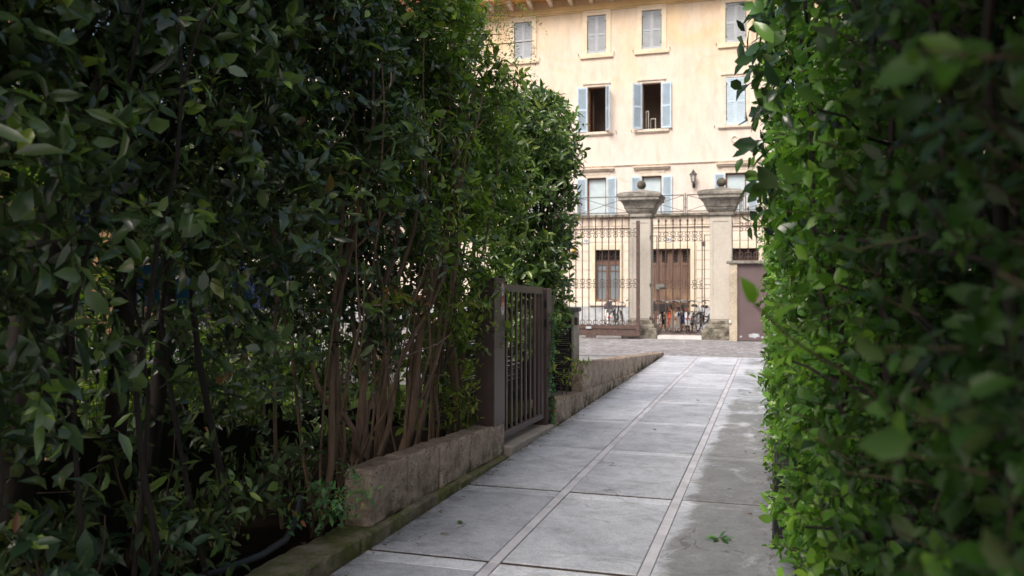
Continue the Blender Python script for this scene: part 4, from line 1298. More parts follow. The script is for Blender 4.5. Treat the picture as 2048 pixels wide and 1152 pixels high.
            e.add([(-.03,-.908,.30),(.03,-.908,.33),(.045,-.908,.42),(0,-.908,.40),(-.035,-.908,.37)],[(0,1,2,3,4)])
        e.build(kind, em, t, bevel=.004 if kind in('child_seat','bag') else 0, **L)
    return t
W=(.78,.78,.77); K=(.03,.03,.034); S=(.52,.53,.55)
bicycle('silver bicycle with white rear mudguard and dark pink saddle bag, leftmost behind the sliding gate', (-5.78,30.2,0), R(14), R(5), W, W, None, (.02,.02,.02), .94, .2, (('bag',(.45,.03,.10)),('child_seat',(.10,.10,.11))))
bicycle('plain black bicycle between the two white ones behind the sliding gate', (-5.38,30.35,0), R(-4), R(-3), K, S, None, steer=-.3, saddle_h=.86, bar_h=.98)
bicycle('white bicycle partly hidden by the left pillar behind the sliding gate', (-4.86,30.2,0), R(9), R(7), W, W, K, steer=.1)
bicycle('dark bicycle with orange red lamp tight against the left pillar', (-3.98,29.75,0), R(10), R(-8), K, S, K, steer=.15, extras=(('crate',(.05,.05,.055)),))
bicycle('black bicycle carrying a dark crate and red rear lamp, second from the left pillar', (-3.66,29.7,0), R(-5), R(4), K, W, None, steer=-.1, extras=(('crate',(.045,.045,.05)),('bag',(.55,.02,.02))))
bicycle('orange red bicycle with orange mudguards among the dark ones', (-3.40,29.75,0), R(6), R(-4), (.66,.09,.03), (.66,.10,.035), K)
bicycle('grey bicycle with a pale rear panel marked in orange', (-3.12,29.7,0), R(-3), R(3), S, S, (.24,.15,.09), extras=(('panel',(.34,.31,.28)),('panel_mark',(.75,.22,.02))), seat_c=(.10,.06,.04))
bicycle('bright blue bicycle with brown wicker front basket', (-2.98,30.1,0), R(170), R(5), (.01,.06,.50), S, (.20,.12,.07), seat_c=(.02,.02,.02), bar_h=1.06)
bicycle('red bicycle with white mudguards in front of the door', (-2.83,29.75,0), R(4), R(-3), (.50,.04,.03), W, None, saddle_h=.9, steer=.2)
bicycle('grey bicycle with black saddle and grey skirt guard', (-2.60,29.7,0), R(-8), R(5), S, S, None, extras=(('skirt_guard',(.30,.31,.33)),), saddle_h=.93)
bicycle('black bicycle leaning furthest right beside the right pillar', (-2.33,29.95,0), R(-24), R(14), K, K, (.30,.22,.14), steer=.3)

# ------------------------------------------------------------------ left hedge: a row of tall shrubs
NZ = Noise3(5, (.5,1.5)); NZ2 = Noise3(8, (.25,.6)); NF = Noise3(21, (.6,1.6))
def hedge_front(y, z):
    P = np.stack([np.zeros_like(y), y, z], 1)
    base = -2.66 + .12*NF(P)
    base += np.interp(z, [.3,1.0,1.5,2.2], [-.32,-.25,.02,.10])*np.interp(y,[3.2,4.2],[.4,1])
    return base
def hedge_top(y):
    return np.interp(y, [1,5.6,6.3,7.0,7.7,8.1,8.35], [4.6,4.6,4.35,4.1,3.7,3.35,2.5])

shrubs = [  # y centre, mat, leaf length, width, label
 (1.75,'leaf_l',.115,.45,'leafy dark shrub at the left edge with large drooping leaves'),
 (2.65,'leaf_l',.106,.44,'open shrub with gaps showing the green garden and dark trunks'),
 (3.55,'leaf_l',.100,.44,'shrub with greyish leaves above the curving black hose'),
 (4.50,'leaf_l',.092,.44,'shrub at the near end of the brown tufa wall'),
 (5.40,'leaf_l',.088,.44,'shrub with many bare reddish stems behind the tufa wall'),
 (6.30,'leaf_far',.086,.46,'tall shrub with a forked bare trunk showing high in the hedge'),
 (7.25,'leaf_far',.082,.47,'bright leaved end shrub overhanging the gate post'),
]
for i,(yc,mt,ll,lw,lab) in enumerate(shrubs):
    t = thing('hedge_shrub', lab, 'shrub', (-2.95,yc,.3), 'tall shrubs of the left hedge')
    near = i < 3
    n0 = 2050 if i < 4 else (2350 if i < 6 else 3300)
    y = RNG.normal(yc, .40, n0); 
    y = np.clip(y, yc-.85, yc+.85)
    if i == 6: y = np.clip(RNG.uniform(yc-.6, yc+1.1, n0), 0, 8.35)
    zt = hedge_top(y)
    z = .25 + (zt-.25)*RNG.random(n0)**.8
    dep = RNG.random(n0)**1.5*1.05
    x = hedge_front(y, z) - dep
    P = np.stack([x,y,z],1)
    dens = np.interp(z, [.2,.6,.9,1.4,2.4,5], [.16,.28,.45,.82,1,1])
    if i in (1,2): dens = np.interp(z, [.2,.7,1.2,1.8,2.4,5], [.34,.36,.42,.55,.95,1])
    if i == 0: dens = np.interp(z, [.2,.7,1.2,2.0,2.6,5], [.65,.6,.38,.45,.95,1])
    if i in (4,5): dens = np.interp(z, [.2,.7,1.1,1.6,2.2,5], [.12,.26,.48,.85,1,1])
    if i == 6: dens = np.interp(z, [.2,.6,.9,1.4,2.4,5], [.14,.22,.42,.85,1,1])
    keep = (RNG.random(n0) < dens*.62) & (NZ(P)*.8+NZ2(P)*.35 > -.75+.5*(z<2.2)-.5*(z>2.6))
    P = P[keep]; n = len(P)
    D = np.stack([RNG.uniform(.0,1.0,n), RNG.normal(0,.65,n), RNG.uniform(-.45,.75,n)],1)
    Ls = RNG.uniform(.14,.36,n)
    m = 10
    q = sprays(P, D, Ls, m, ll, lw, up=.55, outv=(1,.15,0), droop=.35)
    depth_shade = np.clip(1.12-np.repeat(dep[keep], m)*1.55, .03, 1)  # deeper leaves darkened: shade inside the hedge put into the leaf colour
    rn = np.clip((np.repeat(RNG.random(n), m)*.55+RNG.random(n*m)*.55-.03)*depth_shade, 0, 1)
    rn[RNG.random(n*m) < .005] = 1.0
    q[3][:] *= RNG.choice([.55,.8,.95,1.0,1.15,1.35], len(q[3])); q[4][:] *= RNG.choice([.6,.85,1.0,1.0,1.2,1.45], len(q[4]))
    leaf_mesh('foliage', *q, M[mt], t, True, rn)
    twig_mesh('twigs', P - D*0.0, P+norm(D)*Ls[:,None]*.95 - np.array([0,0,1])*(Ls*.30)[:,None], np.full(n,.0035), M['twig'], t)
    # stems
    mb = MB(); rr = random.Random(40+i)
    ns = 3 if i in (4,5) else 4
    for k in range(ns):
        bx_ = rr.uniform(-2.95,-2.68); by = yc+rr.uniform(-.42,.42)
        r0 = rr.choice([.010,.012,.015,.018,.024])*rr.uniform(.85,1.15)
        h = rr.uniform(2.6,4.2); h = min(h, float(hedge_top(np.array([by]))[0])-.3)
        tip = (bx_+rr.uniform(-.25,.30), by+rr.uniform(-.5,.5), h)
        pts = stem(mb, (bx_,by,.12), tip, r0, r0*.4, .09, 9, 6, seed=i*31+k)
        for j in (4,5,6,7):
            if rr.random() < .7:
                p = pts[j]; e = p+Vector((rr.uniform(-.05,.35), rr.uniform(-.5,.5), rr.uniform(.2,.7)))
                stem(mb, p, e, r0*.5, r0*.2, .04, 5, 5, seed=i*77+k*5+j)
    mb.build('stems', M['bark'] if i >= 3 else M['bark_d'], t)
    if i == 3:
        n=26; t0=np.linspace(0,1,5)
        O=np.array([[-2.50,4.95,1.62],[-2.45,5.05,1.55],[-2.46,5.15,1.60]]); D=np.array([[.35,.75,-.12],[.4,.7,-.2],[.3,.9,-.1]])
        for u_ in range(3):
            q=sprays(O[u_:u_+1],D[u_:u_+1],np.array([.55-.07*u_]),11,.055,.42,up=.8,outv=(1,0,0),droop=.1)
            leaf_mesh('withered_spray', *q, M['leaf_orange'], t)
    if i == 5:   # the forked trunk that shows through
        mb = MB()
        a=stem(mb,(-2.74,6.05,.33),(-2.52,6.62,2.55),.036,.026,.05,9,7,seed=3)
        b=stem(mb,a[-1],(-2.55,6.52,3.35),.026,.018,.03,6,7,seed=4)
        stem(mb,b[-1],(-2.56,6.60,3.75),.016,.008,.03,5,5,seed=5); stem(mb,b[-1],(-2.54,6.85,3.70),.015,.007,.03,5,5,seed=6)
        stem(mb,b[2],(-2.45,6.95,3.2),.015,.008,.03,5,5,seed=7)
        stem(mb,(-2.70,6.15,.33),(-2.42,7.0,3.3),.017,.009,.05,9,5,seed=8)
        stem(mb,(-2.78,5.72,.35),(-2.55,5.95,2.7),.022,.012,.06,8,6,seed=9)
        for k in range(9):
            y0=6.05+.33*(k%3)+rr.uniform(-.06,.06)
            stem(mb,(-2.78+rr.uniform(-.05,.05),y0,.22),(-2.44+rr.uniform(-.10,.06),y0+rr.uniform(-.7,1.1),rr.uniform(1.8,3.6)),rr.uniform(.009,.017),.005,.08,10,5,seed=1400+k)
        mb.build('forked_trunk', M['bark'], t)
    if i == 4:
        mb = MB()
        stem(mb,(-2.78,5.30,.42),(-2.62,5.75,2.3),.028,.018,.05,9,7,seed=13)
        stem(mb,(-2.80,5.05,.42),(-2.70,5.0,2.2),.022,.014,.05,9,6,seed=14)
        stem(mb,(-2.76,5.36,.40),(-2.78,4.75,1.15),.026,.014,.04,7,6,seed=15)
        stem(mb,(-2.74,5.62,.40),(-2.50,6.35,1.9),.020,.012,.05,8,6,seed=16)
        stem(mb,(-2.62,5.5,1.05),(-2.45,6.3,1.25),.010,.005,.04,7,5,seed=17)
        stem(mb,(-2.76,5.46,.42),(-2.85,5.35,2.6),.022,.013,.05,8,6,seed=18)
        for k in range(9):
            y0=5.15+.28*(k%3)+rr.uniform(-.06,.06)
            stem(mb,(-2.80+rr.uniform(-.05,.05),y0,.22),(-2.46+rr.uniform(-.10,.06),y0+rr.uniform(-.9,1.2),rr.uniform(1.7,3.3)),rr.uniform(.009,.016),.005,.08,10,5,seed=1300+k)
        mb.build('leaning_stems', M['bark'], t)

# extra plants woven into the hedge foot
def small_plant(name, label, base, n, rad, h, ll, lw, mat, m=8, out=(1,0,0), group=None, stems=6, seed=1, droop=.3):
    t = thing(name, label, 'plant', base, group)
    rr = random.Random(seed); b = Vector(base)
    mb = MB(); O=[];D=[]
    for k in range(stems):
        a = rr.uniform(0,6.28); q = Vector((math.cos(a)*rad*rr.uniform(.3,1), math.sin(a)*rad*rr.uniform(.3,1), h*rr.uniform(.55,1)))
        pts = stem(mb, b+Vector((math.cos(a)*.03,math.sin(a)*.03,-.05)), b+q, .007, .003, .02, 7, 5, seed=seed*13+k)
        for j in range(n//stems):
            p = pts[rr.randint(3,6)]
            O.append(p); D.append((rr.uniform(-1,1)+out[0]*.4, rr.uniform(-1,1)+out[1]*.4, rr.uniform(-.3,.6)))
    mb.build('stems', M['twig'], t)
    O=np.array(O); D=np.array(D)
    q = sprays(O, D, RNG.uniform(.6,1.2,len(O))*rad*.7, m, ll, lw, up=.9, outv=(.5,-.5,0), droop=droop)
    leaf_mesh('leaves', *q, M[mat], t)
    return t
small_plant('nandina', 'small bright green shrub with fine leaflets at the near end of the tufa wall', (-2.74,4.68,.10), 44, .28, .40, .050, .42, 'leaf_nand', 8, seed=4, stems=8)
small_plant('seedling', 'broad leaved sapling at the lower left corner of the bed', (-2.62,2.75,.2), 22, .36, .55, .115, .44, 'leaf_seed', 5, seed=6, stems=6)
small_plant('seedling', 'low seedling with a fan of blue green leaves near the kerb', (-2.82,3.25,.14), 12, .24, .42, .09, .46, 'leaf_seed', 5, seed=8, stems=4)
small_plant('vine', 'yellow green creeper growing against the gate post over the tufa wall', (-2.72,7.0,.30), 50, .28, .70, .062, .42, 'leaf_yel', 7, seed=9, stems=9)
small_plant('vine', 'light green climber high between the bare stems and the gate post', (-2.66,6.6,.95), 60, .38, .75, .062, .44, 'leaf_yel', 7, seed=10, stems=9)
small_plant('seedling', 'dull green seedling among the thin stems by the hose', (-2.98,3.80,.14), 26, .26, .55, .075, .40, 'leaf_l', 7, seed=11, stems=6)

for (x_,y_,h_,l_,lab) in ((-3.2,3.0,.55,.10,'dark young shrub below the leftmost trunks'),(-3.0,3.75,.50,.08,'thin leaved young shrub between the trunks and the hose'),
        (-3.15,4.5,.62,.09,'young shrub in the dark bed behind the small bright shrub'),(-3.15,5.1,.45,.075,'drooping young shrub beside the rough end of the tufa wall'),(-2.95,3.55,.80,.085,'tall loose plant with narrow leaves above the curved hose')):
    small_plant('young_shrub',lab,(x_,y_,.15),30,.34,h_,l_,.36,'leaf_tree',7,seed=int(y_*10),stems=7)
# dark boards at the foot of the wire fence
fbt=thing('fence_board','weathered dark boards along the foot of the wire fence','fence',(-3.69,4.5,.1))
for k in range(4):
    ya_,yb_=.6+k*1.9,.6+(k+1)*1.9-.012
    zt_=lambda q: .86 if q<4.4 else .86-(q-4.4)*.13
    mb=MB(); rr=random.Random(k+3); y=ya_
    while y < yb_-.02:
        w_=min(rr.uniform(.09,.20), yb_-y); h_=zt_(y)*rr.uniform(.78,1.06); dx=rr.uniform(-.008,.008)
        mb.box(-3.70+dx,-3.675+dx,y,y+w_-rr.uniform(.003,.012),.05,h_); y+=w_
    mb.build('board',M['bark_d'],fbt)
# ivy on the rear gate post
iv = thing('ivy', 'thin ivy climbing the rear post of the garden gate', 'climber', (-2.46,9.5,.0))
n=420; z=RNG.random(n)**1.3*1.3+.02
P=np.stack([np.full(n,-2.455)+RNG.normal(0,.018,n), 9.52+.05*np.sin(z*7)+RNG.normal(0,.045,n), z],1)
leaf_mesh('leaves', P, np.stack([RNG.uniform(.0,.7,n),RNG.normal(0,.6,n),RNG.uniform(-1,.2,n)],1), np.stack([np.ones(n),RNG.normal(0,.4,n),RNG.uniform(0,.8,n)],1), RNG.uniform(.028,.055,n), RNG.uniform(.024,.042,n), M['leaf_nand'], iv)
mb=MB(); 
for k in range(3): stem(mb,(-2.462,9.48+.04*k,-.02),(-2.462,9.50+.04*k,1.2),.005,.002,.03,12,4,seed=60+k)
mb.build('stems', M['twig'], iv)
small_plant('fern', 'light green sprig hanging before the black ribbed screen', (-2.45,10.15,.35), 20, .26, .50, .075, .38, 'leaf_yel', 6, seed=22, stems=4)

# the bay laurel beyond the gate
bl = thing('bay_laurel', 'tall dense laurel shrub with glossy leaves beyond the garden gate', 'shrub', (-2.95,10.35,.3))
n0=3000
u=RNG.random(n0); z=.75+3.25*u
y=RNG.normal(0,1,n0); x=RNG.normal(0,1,n0)
d=norm(np.stack([x,y],1)); rad=np.sqrt(RNG.random(n0))
prof=np.interp(z,[.6,1.2,2.0,2.8,3.4,3.8,4.05],[.34,.43,.52,.56,.62,.50,.18])
P=np.stack([-3.03+d[:,0]*rad*prof, 10.4+d[:,1]*rad*prof*1.35, z],1)
NB=Noise3(33,(.4,1.0))
keep=(NB(P)>-.8-.6*(z>2.9))&(RNG.random(n0)<np.interp(z,[.7,1.3,1.8,2.9,4],[.55,.75,.7,.9,1]))
P=P[keep]; n=len(P); c=np.array([-2.95,10.4,0])
D=norm((P-c)*np.array([1,.8,0]))+np.stack([RNG.normal(0,.4,n),RNG.normal(0,.4,n),RNG.uniform(-.1,1.0,n)],1)
q=sprays(P,D,RNG.uniform(.12,.26,n),8,.108,.38,up=.5,outv=(.6,-.6,0),droop=.1,spread=.75)
leaf_mesh('foliage',*q,M['leaf_laurel'],bl,True)
mb=MB(); rr=random.Random(9)
for k in range(9):
    p0=(-2.95+rr.uniform(-.15,.15),10.4+rr.uniform(-.25,.25),.1)
    pts=stem(mb,p0,(p0[0]+rr.uniform(-.3,.35),p0[1]+rr.uniform(-.5,.5),rr.uniform(2.8,3.8)),.028,.010,.07,8,6,seed=90+k)
    for j in (3,4,5,6): stem(mb,pts[j],pts[j]+Vector((rr.uniform(-.35,.35),rr.uniform(-.45,.45),rr.uniform(.2,.5))),.010,.005,.03,5,5,seed=120+k*9+j)
mb.build('stems',M['bark_d'],bl)

# feathery tree reaching over the hedge end
ft = thing('feathery_tree', 'tree with fine feathery fronds hanging over the hedge end before the cornice', 'tree', (-4.3,8.7,.2))
mb=MB(); tr=stem(mb,(-4.3,8.7,.1),(-4.1,8.6,4.6),.07,.035,.10,9,8,seed=2)
fr_tips=[]
rr=random.Random(12)
O=[];D=[]
for k in range(22):
    s=tr[-1]+Vector((0,0,rr.uniform(-.5,.1)))
    e=Vector((-3.0+rr.uniform(-.5,.42), 8.7+rr.uniform(-.8,.9), rr.uniform(4.35,4.95)))
    pts=stem(mb,s,e,.014,.005,.06,6,4,seed=200+k)
    for j in range(3,6):
        for w_ in range(2):
            O.append(pts[j]); D.append((rr.uniform(-.3,1.0),rr.uniform(-.8,.8),rr.uniform(-1.2,-.1)))
mb.build('trunk',M['bark'],ft)
O=np.array(O);D=np.array(D)
q=sprays(O,D,RNG.uniform(.25,.5,len(O)),26,.042,.26,up=.7,outv=(.3,-.3,0),droop=.5,spread=.95,jit=.15)
leaf_mesh('crown',*q,M['leaf_fern'],ft,False)

# trees whose trunks stand in the hedge; unseen crowns added to shade the near hedge
def crown_leaves(parent, c, rad, n, ll, mat, hi=False, seed=1, thr=-.3, m=9, lw=.5, name='crown', sheer=None):
    nz=Noise3(seed,(.5,1.6))
    v=norm(RNG.normal(size=(n,3))); r=RNG.random(n)**.45
    P=np.array(c)+v*r[:,None]*np.array(rad)
    P=P[nz(P)>thr]
    if sheer is not None: P=P[sheer(P)]
    k=len(P)
    D=norm(P-np.array(c))+RNG.normal(0,.5,(k,3))
    q=sprays(P,D,RNG.uniform(.2,.5,k)*ll*10/1.0*.5,m,ll,lw,up=.7,droop=.2)
    return leaf_mesh(name,*q,M[mat],parent,hi)
trunks=[(-3.42,2.92,.15,(-3.05,4.0,4.4),'stout dark leaning trunk at the far left of the hedge',(-3.3,1.4,5.3),(1.3,1.7,.9)),
        (-3.30,3.40,.055,(-3.35,3.35,4.6),'slim straight dark trunk left of the blue tarpaulin',(-3.6,3.3,5.3),(1.0,1.2,.8)),
        (-3.28,3.62,.062,(-3.25,3.75,4.6),'thicker upright dark trunk in the middle of the hedge gaps',(-3.6,4.2,5.4),(1.0,1.2,.8)),
        (-3.36,3.88,.05,(-3.3,4.0,4.6),'dark reddish trunk in front of the blue tarpaulin',(-3.7,5.2,5.4),(1.0,1.2,.8))]
for i,(x,y,r,tip,lab,cc,cr) in enumerate(trunks):
    t=thing('hedge_tree',lab,'tree',(x,y,.25),'trees standing in the left hedge')
    mb=MB(); pts=stem(mb,(x,y,.05),tip,r,r*.6,.10,10,9,seed=300+i)
    rr=random.Random(i+50)
    for k in range(6):
        e=Vector(cc)+Vector((rr.uniform(-1,1)*cr[0]*.6,rr.uniform(-1,1)*cr[1]*.6,rr.uniform(-.6,.5)*cr[2]))
        stem(mb,pts[-1],e,r*.4,r*.12,.12,7,5,seed=330+i*9+k)
    for k in (5,6,7):
        stem(mb,pts[k],pts[k]+Vector((rr.uniform(-.3,.3),rr.uniform(-.7,.7),rr.uniform(.3,.7))),r*.3,r*.12,.05,5,5,seed=360+i*9+k)
    mb.build('trunk',M['bark_d'],t)
    crown_leaves(t,cc,cr,420,.11,'leaf_tree',False,seed=70+i)

# wire fence behind the hedge, blue tarpaulin, garden shrubs and trees
wf=thing('wire_fence','fine green wire mesh fence behind the hedge','fence',(-3.75,4.5,.2))
mb=MB(); y0_,y1_,z0_,z1_=.6,8.2,.22,1.55
for k in range(int((y1_-y0_)/.05)+1): mb.bar((-3.75,y0_+k*.05,z0_),(-3.75,y0_+k*.05,z1_),.0035)
for k in range(int((z1_-z0_)/.05)+1): mb.bar((-3.752,y0_,z0_+k*.05),(-3.752,y1_,z0_+k*.05),.0035)
mb.build('mesh',M['wire'],wf)
for y_ in (.6,2.5,4.4,6.3,8.2):
    mb=MB(); mb.tube([(-3.78,y_,.1),(-3.78,y_,1.6)],.02,8); mb.build('fence_post',M['wire'],wf)
tp=MB(); ng=14
vs=[];fs=[]
for i in range(ng+1):
    for j in range(6):
        y_=6.5+i*.2; vs.append((-5.9+.10*math.sin(i*1.3+j)+.05*j,y_,1.38+.42*j/5+.05*math.sin(i*.9)))
fs=[(i*6+j,(i+1)*6+j,(i+1)*6+j+1,i*6+j+1) for i in range(ng) for j in range(5)]
tp.add(vs,fs,0,True)
tpo=thing('tarpaulin','bright blue tarpaulin stretched in the garden seen through hedge gaps','tarpaulin',(-5.9,7.9,.2))
tp.build('sheet',M['blue'],tpo)
for y_ in (6.5,7.9,9.3):
    mb=MB(); mb.tube([(-5.95,y_,.15),(-5.85,y_,1.85)],.025,6); mb.build('pole',M['bark_d'],tpo)
gs=[(-4.9,2.6,1.0,'broad garden shrub lit yellow green behind the leftmost gaps'),(-5.1,4.2,1.15,'round garden shrub behind the fence left of the tarpaulin'),
    (-4.9,5.9,.8,'low garden shrub below the blue tarpaulin'),(-4.8,7.6,.85,'garden shrub glimpsed between the bare stems')]
for i,(x,y,r,lab) in enumerate(gs):
    t=thing('garden_shrub',lab,'shrub',(x,y,.2),'sunlit shrubs in the garden')
    crown_leaves(t,(x,y,r*.72+.2),(r,r*1.05,r*.8),420,.10,'leaf_garden',False,seed=400+i,thr=-.8,name='foliage')
    mb=MB()
    for k in range(4): stem(mb,(x+.05*k,y,.1),(x+math.cos(k*1.7)*r*.5,y+math.sin(k*1.7)*r*.5,r*.9),.02,.008,.04,6,5,seed=420+i*5+k)
    mb.build('stems',M['bark_d'],t)
gt=[(-7.4,10.6,1.6,2.6,'leaf_tree','dark leafy tree close behind the bright end of the hedge'),(-9.0,3.2,2.3,3.4,'leaf_garden','bright leafy garden tree at the far left'),(-8.4,7.3,2.0,2.9,'leaf_garden','yellow green garden tree behind the tarpaulin'),
    (-8.2,11.2,2.3,3.5,'leaf_tree','dark garden tree behind the hedge end'),(-12.0,5.6,2.6,4.6,'leaf_garden','tall garden tree furthest behind the hedge')]
for i,(x,y,r,h,mt,lab) in enumerate(gt):
    t=thing('garden_tree',lab,'tree',(x,y,.2),'trees in the garden behind the hedge')
    mb=MB(); pts=stem(mb,(x,y,.1),(x,y,h*.75),.12,.07,.1,8,8,seed=500+i)
    for k in range(6): stem(mb,pts[4+k%4],(x+math.cos(k)*r*.7,y+math.sin(k)*r*.7,h+(k%3)*.5),.05,.015,.1,6,5,seed=520+i*7+k)
    mb.build('trunk',M['bark_d'],t)
    crown_leaves(t,(x,y,h),(r,r,h*.62),1300,.15,mt,False,seed=540+i,thr=-.7)
nh=thing('neighbour_house','ochre house glowing through gaps in the upper left hedge','building',(-22,10,0))
mb=MB(); mb.box(-24,-20,-6,24,0,8.5); nw=mb.build('wall',M['house'],nh)
for k in range(6):
    mb=MB(); mb.box(-20.02,-19.97,-4+k*4.4,-3+k*4.4,5.6,7.2); mb.build('window',M['shutter_b'],nh)
mb=MB(); mb.hexa([(-24.5,-6.5,8.5),(-19.5,-6.5,8.5),(-19.5,24.5,8.5),(-24.5,24.5,8.5)],[(-22.2,-6.5,9.8),(-21.8,-6.5,9.8),(-21.8,24.5,9.8),(-22.2,24.5,9.8)]); mb.build('roof',M['roof'],nh)

# ------------------------------------------------------------------ right hedge
NR=Noise3(61,(.35,1.1)); NR2=Noise3(62,(.18,.4))
def right_front(y,z):
    P=np.stack([np.zeros_like(y),y,z],1)
    b=np.interp(y,[.6,1.5,3,5,9,16],[.21,.20,.15,.06,.02,-.03])
    b=b-np.clip(z-2.0,0,2)*np.interp(y,[1,3,6,10],[.0,.02,.05,.05])
    return b+.045*NR(P)*np.interp(y,[1,3,5],[.7,1.0,1.7])
def right_hedge(name,label,ya,yb,zt,nspr,ll,lw,mt,m,Ls,hi,seed,zlo=.06,dep=.9,pw=1.7,bias=0,thr=-1.15,inner=0):
    t=thing(name,label,'hedge',(.6,(ya+yb)/2,0))
    y=RNG.uniform(ya,yb,nspr); z=zlo+(np.interp(y,[3,6,9,14],[zt,zt-.15,min(zt,2.9),min(zt,2.2)])-zlo)*RNG.random(nspr)
    x=right_front(y,z)+.05+RNG.random(nspr)**pw*dep+bias
    P=np.stack([x,y,z],1)
    P=P[(NR2(P)*.6+NR(P)*.7)>thr]
    P=P[np.linalg.norm(P-np.array([0,0,1.65]),axis=1)>.72]
    k=len(P)
    D=np.stack([RNG.uniform(-1,.15,k),RNG.normal(-.1,.6,k),RNG.uniform(-.3,.8,k)],1)
    L_=RNG.uniform(Ls[0],Ls[1],k)
    q=sprays(P,D,L_,m,ll,lw,up=.55,outv=(-1,-.3,0),droop=.15)
    depth_shade=np.clip(1.15-np.repeat(P[:,0]-right_front(P[:,1],P[:,2])-.05,m)*1.7,.02,1)  # inner leaves take darker colours, painting the shade of the gaps
    rn=np.clip((np.repeat(RNG.random(k),m)*.6+RNG.random(k*m)*.5-.02)*depth_shade,0,1)
    ok=np.linalg.norm(q[0]-np.array([0,0,1.65]),axis=1)>.62
    q=tuple(a[ok] for a in q); rn=rn[ok]
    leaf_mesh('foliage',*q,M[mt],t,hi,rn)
    twig_mesh('twigs',P,P+norm(D)*L_[:,None]*.95,np.full(k,.003),M['twig'],t)
    if inner:
        y=RNG.uniform(ya-.2,yb,inner); z=zlo+(zt-zlo)*RNG.random(inner)
        P=np.stack([right_front(y,z)+RNG.uniform(.5,1.4,inner),y,z],1)
        q=sprays(P,np.stack([RNG.uniform(-1,.5,inner),RNG.normal(0,.7,inner),RNG.uniform(-.3,.7,inner)],1),RNG.uniform(.15,.3,inner),7,.12,.55,up=.5,outv=(-1,0,0))
        ok=np.linalg.norm(q[0]-np.array([0,0,1.65]),axis=1)>.75
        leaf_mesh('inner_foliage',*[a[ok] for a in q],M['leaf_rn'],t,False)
    mb=MB(); rr=random.Random(seed)
    for j in range(int((yb-ya)*3)):
        bx_=rr.uniform(.35,.8); by=rr.uniform(ya,yb)
        pts=stem(mb,(bx_,by,-.03),(bx_+rr.uniform(-.2,.2),by+rr.uniform(-.4,.4),zt-.3),.022,.008,.07,8,5,seed=seed*10+j)
        for w_ in (2,3,4,5,6):
            stem(mb,pts[w_],pts[w_]+Vector((rr.uniform(-.45,-.1),rr.uniform(-.4,.4),rr.uniform(.05,.4))),.009,.004,.03,5,4,seed=seed*31+j*7+w_)
    mb.build('stems',M['bark_d'],t)
    return t
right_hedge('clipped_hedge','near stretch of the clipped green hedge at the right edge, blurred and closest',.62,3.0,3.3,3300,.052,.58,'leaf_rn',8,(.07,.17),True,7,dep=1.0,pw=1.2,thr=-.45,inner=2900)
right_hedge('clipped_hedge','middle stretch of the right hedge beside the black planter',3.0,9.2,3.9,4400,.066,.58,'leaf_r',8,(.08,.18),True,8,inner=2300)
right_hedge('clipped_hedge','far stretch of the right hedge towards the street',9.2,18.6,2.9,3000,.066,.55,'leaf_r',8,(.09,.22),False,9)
rt=thing('hedge_tree','dark stemmed tree inside the near end of the right hedge, unseen crown added for shade','tree',(.95,2.1,0))
mb=MB(); pts=stem(mb,(.95,2.1,-.03),(.8,1.6,4.2),.05,.035,.06,9,8,seed=901)
for k in range(6): stem(mb,pts[-1],(.5+.5*math.cos(k),.6+1.1*math.sin(k*1.3),4.6+.2*(k%3)),.02,.008,.08,6,5,seed=910+k)
stem(mb,(1.0,1.75,-.03),(.72,1.35,3.0),.03,.02,.06,9,6,seed=902)
mb.build('trunk',M['bark_d'],rt)
crown_leaves(rt,(.7,.0,4.3),(2.1,2.7,.9),1900,.13,'leaf_tree',False,seed=77,thr=-1.0)  # unseen crown above the camera, added to darken the near hedge
# dark glossy overhanging shrub at the upper edge
dk=thing('glossy_shrub','dark shrub with big glossy leaves overhanging the top of the right hedge','shrub',(.3,4.6,.0))
n=70
y=RNG.uniform(3.6,5.6,n); z=np.clip(RNG.normal(2.75,.55,n),1.95,3.9)
P=np.stack([right_front(y,z)+.02,y,z],1)
D=np.stack([RNG.uniform(-1,-.3,n),RNG.normal(-.2,.5,n),RNG.uniform(-.2,.6,n)],1)
q=sprays(P,D,RNG.uniform(.12,.24,n),5,.115,.52,up=.3,outv=(-1,-.4,0),droop=.5)
leaf_mesh('foliage',*q,M['leaf_dark'],dk)
mb=MB()
for k in range(5): stem(mb,(.4,3.8+k*.4,-.02),(.10,3.9+k*.38,3.2),.018,.007,.06,8,5,seed=700+k)
mb.build('stems',M['bark_d'],dk)
sp=thing('hedge_shoot','thin shoot with three soft leaves reaching left from the right hedge','shoot',(.02,1.75,1.3))
mb=MB(); pts=stem(mb,(.20,1.85,1.42),(-.035,1.70,1.61),.004,.002,.015,7,4,seed=801); mb.build('stem',M['twig'],sp)
P=np.array([pts[-1],pts[-2],pts[-3],pts[-4],pts[3]],float); 
leaf_mesh('leaves',P,np.array([(-.2,-.2,.6),(.6,-.1,.5),(-.7,0,-.1),(.5,0,.1),(-.6,-.2,.1)],float),np.array([(-.25,-.45,1.0)]*5,float),np.array([.06,.065,.05,.05,.045]),np.array([.035,.035,.03,.03,.028]),leaf_mat('soft_shoot_leaf',[(0,G(.16,.36,.04)),(1,G(.26,.50,.06))],.5,.5),sp)

